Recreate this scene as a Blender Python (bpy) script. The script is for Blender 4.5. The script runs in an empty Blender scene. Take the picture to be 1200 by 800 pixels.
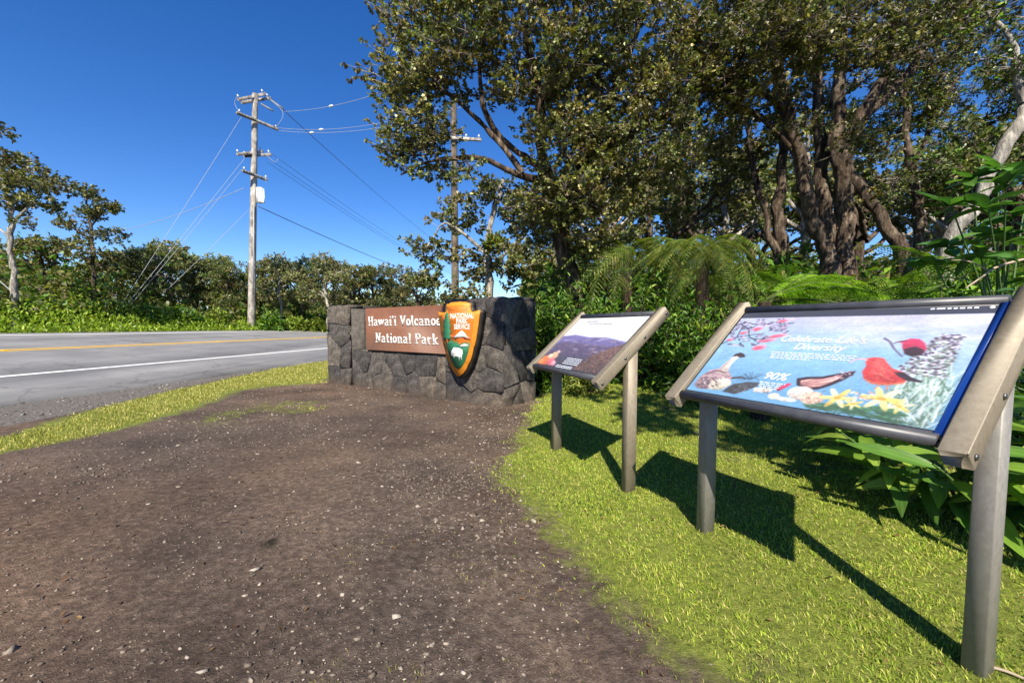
import bpy, math, random
import numpy as np
from mathutils import Vector, Matrix

rng = np.random.default_rng(11)
random.seed(5)
SC = bpy.context.scene
COL = SC.collection
R = math.radians

# ------------------------------------------------------------------ camera, sky, sun, exposure
F_PX, CX, CY, HORIZON, CAM_H = 490.0, 600.0, 412.0, 383.0, 1.07      # photograph is 1200 x 800
PITCH = math.atan((CY - HORIZON) / F_PX)
cam_data = bpy.data.cameras.new('camera')
cam_data.sensor_width = 36.0
cam_data.lens = F_PX / 1200.0 * 36.0
cam_data.shift_y = (CY - 400.0) / 1200.0
cam_data.clip_start = 0.05
cam_data.clip_end = 3000.0
cam = bpy.data.objects.new('camera', cam_data)
COL.objects.link(cam)
cam.location = (0, 0, CAM_H)
cam.rotation_euler = (R(90) - PITCH, 0, 0)
SC.camera = cam

SUN_EL, SUN_AZ = 43.0, 2.0          # light travels towards +Y (a little to +X)
world = bpy.data.worlds.new('World')
SC.world = world
world.use_nodes = True
wn, wl = world.node_tree.nodes, world.node_tree.links
wn.clear()
w_out = wn.new('ShaderNodeOutputWorld')
w_bg = wn.new('ShaderNodeBackground')
w_sky = wn.new('ShaderNodeTexSky')
w_sky.sky_type = 'NISHITA'
w_sky.sun_disc = False
w_sky.sun_elevation = R(SUN_EL)
w_sky.sun_rotation = R(180 + SUN_AZ)
w_sky.altitude = 1200
w_sky.air_density = 1.0
w_sky.dust_density = 0.0
w_sky.ozone_density = 3.0
w_hsv = wn.new('ShaderNodeHueSaturation')
w_hsv.inputs['Saturation'].default_value = 1.32
w_hsv.inputs['Hue'].default_value = 0.512
wl.new(w_sky.outputs[0], w_hsv.inputs['Color'])
wl.new(w_hsv.outputs[0], w_bg.inputs['Color'])
w_bg.inputs['Strength'].default_value = 0.092
wl.new(w_bg.outputs[0], w_out.inputs['Surface'])

sun_data = bpy.data.lights.new('sun', 'SUN')
sun_data.energy = 4.9
sun_data.angle = R(0.53)
sun_data.color = (1.0, 0.925, 0.79)
sun = bpy.data.objects.new('sun', sun_data)
COL.objects.link(sun)
_d = Vector((math.sin(R(SUN_AZ)) * math.cos(R(SUN_EL)), math.cos(R(SUN_AZ)) * math.cos(R(SUN_EL)), -math.sin(R(SUN_EL))))
sun.rotation_euler = _d.to_track_quat('-Z', 'Y').to_euler()
sun.location = (0, -20, 30)

SC.view_settings.view_transform = 'Standard'
SC.view_settings.look = 'None'
SC.view_settings.exposure = 0.95
SC.view_settings.gamma = 1.0
SC.view_settings.use_curve_mapping = False
SC.cycles.use_denoising = True
SC.cycles.max_bounces = 6
SC.cycles.diffuse_bounces = 3
SC.cycles.glossy_bounces = 2
SC.cycles.transmission_bounces = 4
SC.cycles.sample_clamp_indirect = 6.0


# ------------------------------------------------------------------ helpers
def ray(px, py):
    x, u = (px - CX) / F_PX, -(py - CY) / F_PX
    return np.array([x, math.cos(PITCH) + u * math.sin(PITCH), -math.sin(PITCH) + u * math.cos(PITCH)])


def at(px, py, d):
    """world point seen at a pixel of the photograph, d metres in front of the camera"""
    r = ray(px, py)
    p = r * (d / r[1])
    p[2] += CAM_H
    return p


RD = np.array([0.141, 0.990])           # direction of the road
RN = np.array([-0.990, 0.141])          # across the road, away from the camera


def road_n(x, y):
    return x * RN[0] + y * RN[1]


def sstep(x, a, b):
    t = np.clip((np.asarray(x, float) - a) / (b - a), 0, 1)
    return t * t * (3 - 2 * t)


def vnoise(x, y, seed=0):
    """cheap smooth value noise"""
    x = np.asarray(x, float); y = np.asarray(y, float)
    xi = np.floor(x).astype(np.int64); yi = np.floor(y).astype(np.int64)
    xf = x - xi; yf = y - yi
    xf = xf * xf * (3 - 2 * xf); yf = yf * yf * (3 - 2 * yf)

    def h(a, b):
        n = (a * 374761393 + b * 668265263 + seed * 974634777) & 0x7fffffff
        n = ((n ^ (n >> 13)) * 1274126177) & 0x7fffffff
        return ((n ^ (n >> 16)) & 0xffff) / 65535.0
    return (h(xi, yi) * (1 - xf) + h(xi + 1, yi) * xf) * (1 - yf) + (h(xi, yi + 1) * (1 - xf) + h(xi + 1, yi + 1) * xf) * yf


def fbm(x, y, seed=0, oct=4):
    s = 0; a = .5
    for i in range(oct):
        s = s + a * vnoise(np.asarray(x) * 2 ** i, np.asarray(y) * 2 ** i, seed + i * 17); a *= .5
    return s


def gz(x, y):
    """height of the ground"""
    x = np.asarray(x, float); y = np.asarray(y, float)
    n = road_n(x, y)
    z = 0.05 * (fbm(x * .6, y * .6, 3) - .5)
    z = z + 0.33 * sstep(y, 3.8, 7.5) * sstep(x, .3, 1.5)
    z = z * (1 - sstep(n, 6.2, 7.6))
    z = z + np.where(n > 7.5, np.clip(0.086 * (n - 7.69), 0, .84) - .03 * sstep(n, 7.5, 7.9), 0)
    z = z + sstep(n, 17.2, 18.5) * (.10 + .25 * (fbm(x * .3, y * .3, 9) - .5)) * (1 - sstep(np.hypot(x, y), 150, 300))
    return z


def link(o, parent=None):
    COL.objects.link(o)
    if parent is not None:
        o.parent = parent
    return o


def tag(o, label=None, category=None, group=None, kind=None):
    if label: o['label'] = label
    if category: o['category'] = category
    if group: o['group'] = group
    if kind: o['kind'] = kind
    return o


def thing(name, label, category, loc=(0, 0, 0), rotz=0.0, group=None):
    o = bpy.data.objects.new(name, None)
    o.empty_display_size = .1
    o.location = loc
    o.rotation_euler = (0, 0, rotz)
    link(o)
    return tag(o, label, category, group)


def build_mesh(name, V, faces, mat=None, col=None, smooth=False, uv=None):
    """V (n,3); faces: list of (m,k) int arrays"""
    V = np.asarray(V, np.float32).reshape(-1, 3)
    me = bpy.data.meshes.new(name)
    me.vertices.add(len(V))
    me.vertices.foreach_set('co', V.ravel())
    loops, starts, tot = [], [], 0
    for f in faces:
        f = np.asarray(f, np.int32)
        if f.size == 0: continue
        m, k = f.shape
        loops.append(f.ravel()); starts.append(np.arange(m, dtype=np.int32) * k + tot); tot += m * k
    loops = np.concatenate(loops); starts = np.concatenate(starts)
    me.loops.add(len(loops)); me.loops.foreach_set('vertex_index', loops)
    me.polygons.add(len(starts)); me.polygons.foreach_set('loop_start', starts)
    if smooth:
        me.polygons.foreach_set('use_smooth', np.ones(len(starts), bool))
    if col is not None:
        a = me.color_attributes.new('tint', 'FLOAT_COLOR', 'POINT')
        c = np.ones((len(V), 4), np.float32); c[:, :3] = col
        a.data.foreach_set('color', c.ravel())
    me.update(calc_edges=True)
    me.validate()
    if mat is not None: me.materials.append(mat)
    return me


def obj(name, mesh, parent=None, loc=None):
    o = bpy.data.objects.new(name, mesh)
    if loc is not None: o.location = loc
    return link(o, parent)


class MB:
    """collects boxes, tubes and polygons into one mesh"""
    def __init__(self): self.V = []; self.F = {}; self.n = 0
    def add(self, V, faces):
        V = np.asarray(V, float).reshape(-1, 3)
        for f in faces:
            self.F.setdefault(len(f), []).append([i + self.n for i in f])
        self.V.append(V); self.n += len(V); return self
    def box(self, lo, hi, bev=0.0, M=None):
        lo = np.array(lo, float); hi = np.array(hi, float)
        if bev <= 0:
            P = np.array([[x, y, z] for z in (lo[2], hi[2]) for y in (lo[1], hi[1]) for x in (lo[0], hi[0])])
            Fs = [(0, 2, 3, 1), (4, 5, 7, 6), (0, 1, 5, 4), (2, 6, 7, 3), (0, 4, 6, 2), (1, 3, 7, 5)]
        else:
            # chamfered box: 24 verts
            P = []; idx = {}
            for cx in (0, 1):
                for cy in (0, 1):
                    for cz in (0, 1):
                        c = np.array([hi[0] if cx else lo[0], hi[1] if cy else lo[1], hi[2] if cz else lo[2]])
                        s = np.array([-1 if cx else 1, -1 if cy else 1, -1 if cz else 1]) * bev
                        for ax in range(3):
                            q = c + s; q[ax] = c[ax]
                            idx[(cx, cy, cz, ax)] = len(P); P.append(q)
            Fs = []
            def K(c, ax): return idx[(*c, ax)]
            for ax in range(3):
                o1, o2 = [a for a in range(3) if a != ax]
                for s in (0, 1):
                    cs = []
                    for u, v in ((0, 0), (1, 0), (1, 1), (0, 1)):
                        c = [0, 0, 0]; c[ax] = s; c[o1] = u; c[o2] = v; cs.append(K(c, ax))
                    Fs.append(tuple(cs))
            for ax in range(3):          # edge chamfers along axis ax
                o1, o2 = [a for a in range(3) if a != ax]
                for u in (0, 1):
                    for v in (0, 1):
                        c0 = [0, 0, 0]; c1 = [0, 0, 0]; c1[ax] = 1
                        c0[o1] = c1[o1] = u; c0[o2] = c1[o2] = v
                        Fs.append((K(c0, o1), K(c1, o1), K(c1, o2), K(c0, o2)))
            for cx in (0, 1):
                for cy in (0, 1):
                    for cz in (0, 1): Fs.append(tuple(K((cx, cy, cz), a) for a in range(3)))
            P = np.array(P)
        if M is not None:
            P = np.array([M @ Vector(p) for p in P])
        return self.add(P, Fs)
    def tube(self, pts, rad, ns=8, caps=True):
        V, Q = tube(pts, rad, ns)
        n = len(V)
        Fs = [tuple(q) for q in Q]
        if caps: Fs += [tuple(range(ns))[::-1], tuple(range(n - ns, n))]
        return self.add(V, Fs)
    def prism(self, poly, o, ux, uy, nn, depth, inset=0.0, z0=0.0):
        """a polygon in the (ux,uy) plane at o, extruded along nn from z0 to depth, top edge inset"""
        poly = np.asarray(poly, float); c = poly.mean(0); k = len(poly)
        top = poly
        if inset > 0:
            d = poly - c; l = np.linalg.norm(d, axis=1, keepdims=True); top = c + d * np.clip(1 - inset / np.maximum(l, 1e-6), .2, 1)
        A = o + poly[:, :1] * ux + poly[:, 1:] * uy + nn * z0
        if inset > 0:
            B = o + poly[:, :1] * ux + poly[:, 1:] * uy + nn * (depth - inset * .8)
            C = o + top[:, :1] * ux + top[:, 1:] * uy + nn * depth
            V = np.vstack([A, B, C]); Fs = [tuple(range(k))[::-1], tuple(range(2 * k, 3 * k))]
            for r in (0, 1):
                Fs += [(r * k + i, r * k + (i + 1) % k, (r + 1) * k + (i + 1) % k, (r + 1) * k + i) for i in range(k)]
        else:
            B = A + nn * (depth - z0)
            V = np.vstack([A, B]); Fs = [tuple(range(k))[::-1], tuple(range(k, 2 * k))] + [(i, (i + 1) % k, k + (i + 1) % k, k + i) for i in range(k)]
        return self.add(V, Fs)
    def mesh(self, name, mat, smooth=False, col=None):
        return build_mesh(name, np.vstack(self.V), [np.array(v) for v in self.F.values()], mat, col, smooth)
    def build(self, name, mat, parent=None, smooth=False, loc=None):
        return obj(name, self.mesh(name, mat, smooth), parent, loc)


def tube(pts, rad, ns=8):
    pts = np.asarray(pts, float); k = len(pts)
    rad = np.broadcast_to(np.asarray(rad, float), (k,))
    T = np.gradient(pts, axis=0); T /= np.maximum(np.linalg.norm(T, axis=1, keepdims=True), 1e-9)
    ref = np.array([0, 0, 1.0]) if abs(T[0, 2]) < .9 else np.array([1.0, 0, 0])
    U = np.cross(T, ref); bad = np.linalg.norm(U, axis=1) < 1e-3
    U[bad] = np.cross(T[bad], np.array([0, 1.0, 0.1])); U /= np.linalg.norm(U, axis=1, keepdims=True)
    for i in range(1, k):                                    # keep rings from twisting
        u = U[i - 1] - T[i] * (U[i - 1] @ T[i]); l = np.linalg.norm(u)
        if l > 1e-6: U[i] = u / l
    W = np.cross(T, U)
    a = np.arange(ns) * 2 * math.pi / ns
    V = pts[:, None, :] + rad[:, None, None] * (np.cos(a)[None, :, None] * U[:, None, :] + np.sin(a)[None, :, None] * W[:, None, :])
    i = np.arange(k - 1)[:, None] * ns; j = np.arange(ns)[None, :]; j2 = (j + 1) % ns
    Q = np.stack([i + j, i + j2, i + ns + j2, i + ns + j], -1).reshape(-1, 4)
    return V.reshape(-1, 3), Q


def smooth_path(P, n):
    """Catmull-Rom through rows (any width)"""
    P = np.asarray(P, float)
    Q = np.vstack([2 * P[0] - P[1], P, 2 * P[-1] - P[-2]])
    out = []
    seg = len(P) - 1
    for t in np.linspace(0, seg - 1e-6, n):
        i = int(t); f = t - i
        p0, p1, p2, p3 = Q[i:i + 4]
        out.append(.5 * ((2 * p1) + (-p0 + p2) * f + (2 * p0 - 5 * p1 + 4 * p2 - p3) * f * f + (-p0 + 3 * p1 - 3 * p2 + p3) * f ** 3))
    return np.array(out)


def copy_thing(root, loc, rotz=0.0, scale=1.0, label=None, group=None):
    r = root.copy(); COL.objects.link(r)
    r.location = loc; r.rotation_euler = (0, 0, rotz); r.scale = (scale,) * 3 if np.isscalar(scale) else scale
    if label: r['label'] = label
    if group: r['group'] = group
    for ch in list(root.children):
        c = ch.copy(); COL.objects.link(c); c.parent = r
        for g in list(ch.children):
            d = g.copy(); COL.objects.link(d); d.parent = c
    return r


# ------------------------------------------------------------------ materials
def new_mat(name):
    m = bpy.data.materials.new(name); m.use_nodes = True
    nt = m.node_tree
    b = nt.nodes['Principled BSDF']
    return m, nt, b


def noise_node(nt, scale, detail=4, rough=.55, coord='Object', vec=None):
    n = nt.nodes.new('ShaderNodeTexNoise')
    n.inputs['Scale'].default_value = scale; n.inputs['Detail'].default_value = detail; n.inputs['Roughness'].default_value = rough
    if vec is None:
        tc = nt.nodes.new('ShaderNodeTexCoord'); vec = tc.outputs[coord]
    nt.links.new(vec, n.inputs['Vector'])
    return n


def ramp(nt, fac, stops):
    r = nt.nodes.new('ShaderNodeValToRGB')
    els = r.color_ramp.elements
    while len(els) > 1: els.remove(els[0])
    els[0].position = stops[0][0]; els[0].color = (*stops[0][1], 1)
    for p, c in stops[1:]:
        e = els.new(p); e.color = (*c, 1)
    nt.links.new(fac, r.inputs['Fac'])
    return r


def mixc(nt, fac, a, b, mode='MIX'):
    m = nt.nodes.new('ShaderNodeMix'); m.data_type = 'RGBA'; m.blend_type = mode
    for s, v in ((m.inputs[0], fac), (m.inputs[6], a), (m.inputs[7], b)):
        if hasattr(v, 'links') or isinstance(v, bpy.types.NodeSocket): nt.links.new(v, s)
        elif isinstance(v, (int, float)): s.default_value = v
        else: s.default_value = (*v, 1)
    return m.outputs[2]


def bump(nt, b, height, strength=.3, dist=.02):
    n = nt.nodes.new('ShaderNodeBump'); n.inputs['Strength'].default_value = strength; n.inputs['Distance'].default_value = dist
    nt.links.new(height, n.inputs['Height']); nt.links.new(n.outputs[0], b.inputs['Normal'])
    return n


def simple_mat(name, stops, scale=8, rough=.8, metallic=0.0, bstr=.2, bdist=.01, detail=5, spec=.5):
    m, nt, b = new_mat(name)
    n = noise_node(nt, scale, detail)
    r = ramp(nt, n.outputs['Fac'], stops)
    nt.links.new(r.outputs[0], b.inputs['Base Color'])
    b.inputs['Roughness'].default_value = rough; b.inputs['Metallic'].default_value = metallic
    b.inputs['Specular IOR Level'].default_value = spec
    if bstr > 0:
        n2 = noise_node(nt, scale * 3, 6, .6)
        bump(nt, b, n2.outputs['Fac'], bstr, bdist)
    return m


def leaf_mat(name, rough=.45, trans=.25, spec=.5, veins=False):
    m, nt, b = new_mat(name)
    a = nt.nodes.new('ShaderNodeAttribute'); a.attribute_name = 'tint'
    oi = nt.nodes.new('ShaderNodeObjectInfo')
    hs = nt.nodes.new('ShaderNodeHueSaturation')
    mr = nt.nodes.new('ShaderNodeMapRange'); mr.inputs['To Min'].default_value = .82; mr.inputs['To Max'].default_value = 1.18
    nt.links.new(oi.outputs['Random'], mr.inputs['Value']); nt.links.new(mr.outputs[0], hs.inputs['Value'])
    if veins:
        tc = nt.nodes.new('ShaderNodeTexCoord'); mp = nt.nodes.new('ShaderNodeMapping'); mp.inputs['Scale'].default_value = (6, 110, 6); nt.links.new(tc.outputs['Object'], mp.inputs['Vector'])
        nv = noise_node(nt, 1.0, 3, .5, vec=mp.outputs[0]); rv = ramp(nt, nv.outputs['Fac'], [(.35, (.78, .80, .7)), (.65, (1.2, 1.18, 1.1))])
        ns = noise_node(nt, 14, 5, .7); rsp = ramp(nt, ns.outputs['Fac'], [(.30, (1.5, .75, .5)), (.37, (1, 1, 1))])
        cc = mixc(nt, 1.0, a.outputs['Color'], rv.outputs[0], 'MULTIPLY'); cc = mixc(nt, 1.0, cc, rsp.outputs[0], 'MULTIPLY'); nt.links.new(cc, hs.inputs['Color'])
        bump(nt, b, nv.outputs['Fac'], .4, .004)
    else:
        nt.links.new(a.outputs['Color'], hs.inputs['Color'])
    nt.links.new(hs.outputs[0], b.inputs['Base Color'])
    b.inputs['Roughness'].default_value = rough; b.inputs['Specular IOR Level'].default_value = spec
    t = nt.nodes.new('ShaderNodeBsdfTranslucent')
    g = nt.nodes.new('ShaderNodeMix'); g.data_type = 'RGBA'; g.blend_type = 'MULTIPLY'; g.inputs[0].default_value = 1
    nt.links.new(hs.outputs[0], g.inputs[6]); g.inputs[7].default_value = (1.7, 1.9, .7, 1)
    nt.links.new(g.outputs[2], t.inputs['Color'])
    mx = nt.nodes.new('ShaderNodeMixShader'); mx.inputs[0].default_value = trans
    out = nt.nodes['Material Output']
    nt.links.new(b.outputs[0], mx.inputs[1]); nt.links.new(t.outputs[0], mx.inputs[2]); nt.links.new(mx.outputs[0], out.inputs['Surface'])
    return m


def tint_mat(name, rough=.6, spec=.4, bstr=0.0, bscale=60):
    m, nt, b = new_mat(name)
    a = nt.nodes.new('ShaderNodeAttribute'); a.attribute_name = 'tint'
    nt.links.new(a.outputs['Color'], b.inputs['Base Color'])
    b.inputs['Roughness'].default_value = rough; b.inputs['Specular IOR Level'].default_value = spec
    if bstr:
        n = noise_node(nt, bscale, 5); bump(nt, b, n.outputs['Fac'], bstr, .01)
    return m


M_LEAF = leaf_mat('glossy_leaf', .46, .20, .5)
M_SOFT = leaf_mat('soft_leaf', .5, .30, .4)
M_BROAD = leaf_mat('broad_leaf', .40, .28, .5, True)
M_GRASS = leaf_mat('grass_blade', .55, .30, .3)
M_TINT = tint_mat('tinted_print', .55, .25)
M_STONE = tint_mat('gravel_stone', .9, .25, .5, 80)


def bark_mat(name, dark, mid, light, scale=15):
    m, nt, b = new_mat(name)
    tc = nt.nodes.new('ShaderNodeTexCoord'); mp = nt.nodes.new('ShaderNodeMapping')
    mp.inputs['Scale'].default_value = (1, 1, .28)
    nt.links.new(tc.outputs['Object'], mp.inputs['Vector'])
    n = noise_node(nt, scale, 7, .65, vec=mp.outputs[0])
    n2 = noise_node(nt, 2.2, 3)
    r = ramp(nt, n.outputs['Fac'], [(.36, dark), (.5, mid), (.64, light)])
    r2 = ramp(nt, n2.outputs['Fac'], [(.4, (.75, .75, .75)), (.65, (1.35, 1.35, 1.3))])
    c = mixc(nt, 1.0, r.outputs[0], r2.outputs[0], 'MULTIPLY')
    nt.links.new(c, b.inputs['Base Color'])
    b.inputs['Roughness'].default_value = .9; b.inputs['Specular IOR Level'].default_value = .2
    n3 = noise_node(nt, scale * 2.2, 8, .7, vec=mp.outputs[0])
    bump(nt, b, n3.outputs['Fac'], .9, .04)
    return m


M_BARK = bark_mat('ohia_bark', (.026, .017, .012), (.080, .056, .040), (.20, .155, .118))
M_BARKPALE = bark_mat('pale_bark', (.14, .125, .11), (.30, .27, .235), (.48, .45, .40))
M_TWIGBARK = bark_mat('twig_bark', (.075, .058, .045), (.19, .155, .125), (.34, .29, .24))
M_FIBRE = bark_mat('fern_trunk_fibre', (.02, .013, .01), (.06, .04, .028), (.11, .08, .055), 14)

# ground: zones are painted in the vertex colours (R lawn soil, G road shoulder, B forest litter)
M_GROUND, nt, b = new_mat('ground_soil')
at_z = nt.nodes.new('ShaderNodeAttribute'); at_z.attribute_name = 'tint'
sep = nt.nodes.new('ShaderNodeSeparateColor'); nt.links.new(at_z.outputs['Color'], sep.inputs[0])
nA = noise_node(nt, 1.1, 6, .6); nB = noise_node(nt, 26, 7, .7); nC = noise_node(nt, 160, 4, .6); nD = noise_node(nt, 5.5, 5, .65)
dirt = ramp(nt, nB.outputs['Fac'], [(.25, (.042, .031, .024)), (.5, (.092, .069, .054)), (.75, (.178, .139, .109))])
dirt2 = ramp(nt, nA.outputs['Fac'], [(.38, (.74, .72, .72)), (.5, (1.05, 1.02, 1.0)), (.64, (1.45, 1.38, 1.30))])
dcol = mixc(nt, 1.0, dirt.outputs[0], dirt2.outputs[0], 'MULTIPLY')
nE = noise_node(nt, .35, 3, .5)
hue = ramp(nt, nE.outputs['Fac'], [(.38, (.94, .98, 1.03)), (.62, (1.06, 1.0, .95))])
dcol = mixc(nt, 1.0, dcol, hue.outputs[0], 'MULTIPLY')
nF = noise_node(nt, 70, 3, .8)
gr = ramp(nt, nF.outputs['Fac'], [(.60, (1, 1, 1)), (.70, (2.1, 2.05, 1.95))])
dcol = mixc(nt, .8, dcol, gr.outputs[0], 'MULTIPLY')
fine = ramp(nt, nC.outputs['Fac'], [(.35, (.7, .7, .7)), (.68, (1.5, 1.45, 1.4))])
dcol = mixc(nt, .6, dcol, fine.outputs[0], 'MULTIPLY')
lawn = ramp(nt, nB.outputs['Fac'], [(.3, (.085, .10, .020)), (.55, (.18, .21, .036)), (.8, (.27, .26, .07))])
grav = ramp(nt, nB.outputs['Fac'], [(.3, (.05, .044, .038)), (.5, (.14, .125, .11)), (.72, (.30, .275, .245))])
litt = ramp(nt, nB.outputs['Fac'], [(.3, (.016, .012, .009)), (.7, (.06, .045, .03))])


def zone_fac(sock, gain=.55):
    ma = nt.nodes.new('ShaderNodeMath'); ma.operation = 'SUBTRACT'; nt.links.new(nD.outputs['Fac'], ma.inputs[0]); ma.inputs[1].default_value = .5
    mb = nt.nodes.new('ShaderNodeMath'); mb.operation = 'MULTIPLY_ADD'; nt.links.new(ma.outputs[0], mb.inputs[0]); mb.inputs[1].default_value = gain * 2
    nt.links.new(sock, mb.inputs[2])
    mr = nt.nodes.new('ShaderNodeMapRange'); mr.inputs['From Min'].default_value = .35; mr.inputs['From Max'].default_value = .65
    nt.links.new(mb.outputs[0], mr.inputs['Value'])
    return mr.outputs[0]


c1 = mixc(nt, zone_fac(sep.outputs[0]), dcol, lawn.outputs[0])
c2 = mixc(nt, zone_fac(sep.outputs[1]), c1, grav.outputs[0])
c3 = mixc(nt, zone_fac(sep.outputs[2]), c2, litt.outputs[0])
nt.links.new(c3, b.inputs['Base Color'])
b.inputs['Roughness'].default_value = .95; b.inputs['Specular IOR Level'].default_value = .15
hsum = nt.nodes.new('ShaderNodeMath'); hsum.operation = 'MULTIPLY_ADD'; nt.links.new(nC.outputs['Fac'], hsum.inputs[0]); hsum.inputs[1].default_value = .35
nt.links.new(nB.outputs['Fac'], hsum.inputs[2])
bump(nt, b, hsum.outputs[0], .75, .03)

M_ASPHALT, nt, b = new_mat('asphalt')
n1 = noise_node(nt, 220, 3, .7); n2 = noise_node(nt, .7, 6, .6); n3 = noise_node(nt, 9, 5, .6)
a1 = ramp(nt, n1.outputs['Fac'], [(.3, (.155, .153, .150)), (.7, (.275, .27, .262))])
a2 = ramp(nt, n2.outputs['Fac'], [(.35, (.8, .8, .82)), (.7, (1.15, 1.15, 1.14))])
tcr = nt.nodes.new('ShaderNodeTexCoord'); mpr = nt.nodes.new('ShaderNodeMapping'); mpr.vector_type = 'POINT'
mpr.inputs['Rotation'].default_value = (0, 0, math.atan2(.141, .990)); mpr.inputs['Scale'].default_value = (1.0, .03, 1)
nt.links.new(tcr.outputs['Object'], mpr.inputs['Vector'])
nt_t = noise_node(nt, .9, 4, .6, vec=mpr.outputs[0]); a3 = ramp(nt, nt_t.outputs['Fac'], [(.36, (.72, .72, .73)), (.5, (.97, .97, .97)), (.66, (1.16, 1.15, 1.13))])
vor = nt.nodes.new('ShaderNodeTexVoronoi'); vor.feature = 'DISTANCE_TO_EDGE'; vor.inputs['Scale'].default_value = .45
nw = noise_node(nt, 1.2, 5, .7); vadd = nt.nodes.new('ShaderNodeVectorMath'); vadd.operation = 'ADD'; nt.links.new(tcr.outputs['Object'], vadd.inputs[0]); nt.links.new(nw.outputs['Color'], vadd.inputs[1]); nt.links.new(vadd.outputs[0], vor.inputs['Vector'])
a4 = ramp(nt, vor.outputs['Distance'], [(.0, (.45, .45, .45)), (.012, (1, 1, 1))])
ac = mixc(nt, 1.0, mixc(nt, 1.0, a1.outputs[0], a2.outputs[0], 'MULTIPLY'), a3.outputs[0], 'MULTIPLY')
nt.links.new(mixc(nt, .7, ac, a4.outputs[0], 'MULTIPLY'), b.inputs['Base Color'])
b.inputs['Roughness'].default_value = .75; b.inputs['Specular IOR Level'].default_value = .35
bump(nt, b, n1.outputs['Fac'], .35, .01)


def paint_mat(name, col, wear):
    m, nt, b = new_mat(name)
    n = noise_node(nt, 30, 6, .7)
    r = ramp(nt, n.outputs['Fac'], [(.28, (.16, .155, .15)), (.28 + wear, col)])
    nt.links.new(r.outputs[0], b.inputs['Base Color']); b.inputs['Roughness'].default_value = .7
    return m


M_WLINE = paint_mat('white_road_paint', (.74, .73, .70), .12)
M_YLINE = paint_mat('yellow_road_paint', (.72, .42, .025), .16)
def metal_mat(name, stops, metallic):
    m, nt, b = new_mat(name)
    tc = nt.nodes.new('ShaderNodeTexCoord'); mp = nt.nodes.new('ShaderNodeMapping'); mp.inputs['Scale'].default_value = (1, 1, .5); nt.links.new(tc.outputs['Object'], mp.inputs['Vector'])
    n1 = noise_node(nt, 55, 6, .7, vec=mp.outputs[0]); n2 = noise_node(nt, 38, 6, .75); n3 = noise_node(nt, 260, 3, .6)
    mm = nt.nodes.new('ShaderNodeMath'); mm.operation = 'MULTIPLY_ADD'; nt.links.new(n1.outputs['Fac'], mm.inputs[0]); mm.inputs[1].default_value = .5
    m2 = nt.nodes.new('ShaderNodeMath'); m2.operation = 'MULTIPLY'; nt.links.new(n2.outputs['Fac'], m2.inputs[0]); m2.inputs[1].default_value = .5; nt.links.new(m2.outputs[0], mm.inputs[2])
    r = ramp(nt, mm.outputs[0], stops); nt.links.new(r.outputs[0], b.inputs['Base Color'])
    rr = nt.nodes.new('ShaderNodeMapRange'); rr.inputs['To Min'].default_value = .42; rr.inputs['To Max'].default_value = .68; nt.links.new(n2.outputs['Fac'], rr.inputs['Value']); nt.links.new(rr.outputs[0], b.inputs['Roughness'])
    b.inputs['Metallic'].default_value = metallic
    bump(nt, b, n3.outputs['Fac'], .15, .002)
    return m


M_METAL = metal_mat('bronze_aluminium', [(.36, (.165, .135, .094)), (.5, (.20, .168, .12)), (.64, (.235, .20, .147))], .2)
M_GALV = metal_mat('weathered_aluminium', [(.36, (.185, .172, .15)), (.5, (.222, .207, .182)), (.64, (.26, .245, .218))], .3)
M_DARKBAR = simple_mat('dark_grey_trim', [(.3, (.035, .036, .042)), (.7, (.065, .066, .075))], 20, .42, 0, .05, .002)
M_SKYREFL = simple_mat('painted_sky_reflection', [(.3, (.005, .02, .11)), (.7, (.008, .045, .25))], 3, .15, 0, 0, 0)  # blue sky reflection of a glossy black edge, put into the base colour
M_BOLT = simple_mat('bolt_steel', [(.3, (.08, .08, .08)), (.7, (.22, .22, .22))], 60, .4, .8, 0)
M_MORTAR = simple_mat('dark_mortar', [(.3, (.045, .04, .036)), (.7, (.12, .105, .09))], 12, .95, 0, .6, .02)
M_ROCK, nt, b = new_mat('lava_rock')
n1 = noise_node(nt, 14, 7, .68); n2 = noise_node(nt, 2.3, 4, .6); oi = nt.nodes.new('ShaderNodeObjectInfo'); n4 = noise_node(nt, 55, 4, .7)
r1 = ramp(nt, n1.outputs['Fac'], [(.28, (.038, .036, .036)), (.5, (.115, .108, .104)), (.72, (.235, .222, .21))])
r2 = ramp(nt, n2.outputs['Fac'], [(.35, (.80, .78, .78)), (.65, (1.22, 1.17, 1.08))])
c = mixc(nt, 1.0, r1.outputs[0], r2.outputs[0], 'MULTIPLY')
rr = ramp(nt, oi.outputs['Random'], [(0, (.50, .51, .56)), (.5, (.95, .94, .93)), (1, (1.65, 1.5, 1.3))])
c = mixc(nt, 1.0, c, rr.outputs[0], 'MULTIPLY')
nt.links.new(c, b.inputs['Base Color']); b.inputs['Roughness'].default_value = .9; b.inputs['Specular IOR Level'].default_value = .25
geo = nt.nodes.new('ShaderNodeNewGeometry'); sx_ = nt.nodes.new('ShaderNodeSeparateXYZ'); nt.links.new(geo.outputs['Position'], sx_.inputs[0])
nd = noise_node(nt, 3.0, 5, .6, vec=geo.outputs['Position'])
ma = nt.nodes.new('ShaderNodeMath'); ma.operation = 'MULTIPLY_ADD'; nt.links.new(nd.outputs['Fac'], ma.inputs[0]); ma.inputs[1].default_value = .55; nt.links.new(sx_.outputs['Z'], ma.inputs[2])
mr = nt.nodes.new('ShaderNodeMapRange'); mr.inputs['From Min'].default_value = .50; mr.inputs['From Max'].default_value = .24; mr.inputs['To Max'].default_value = .65; nt.links.new(ma.outputs[0], mr.inputs['Value'])
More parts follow.
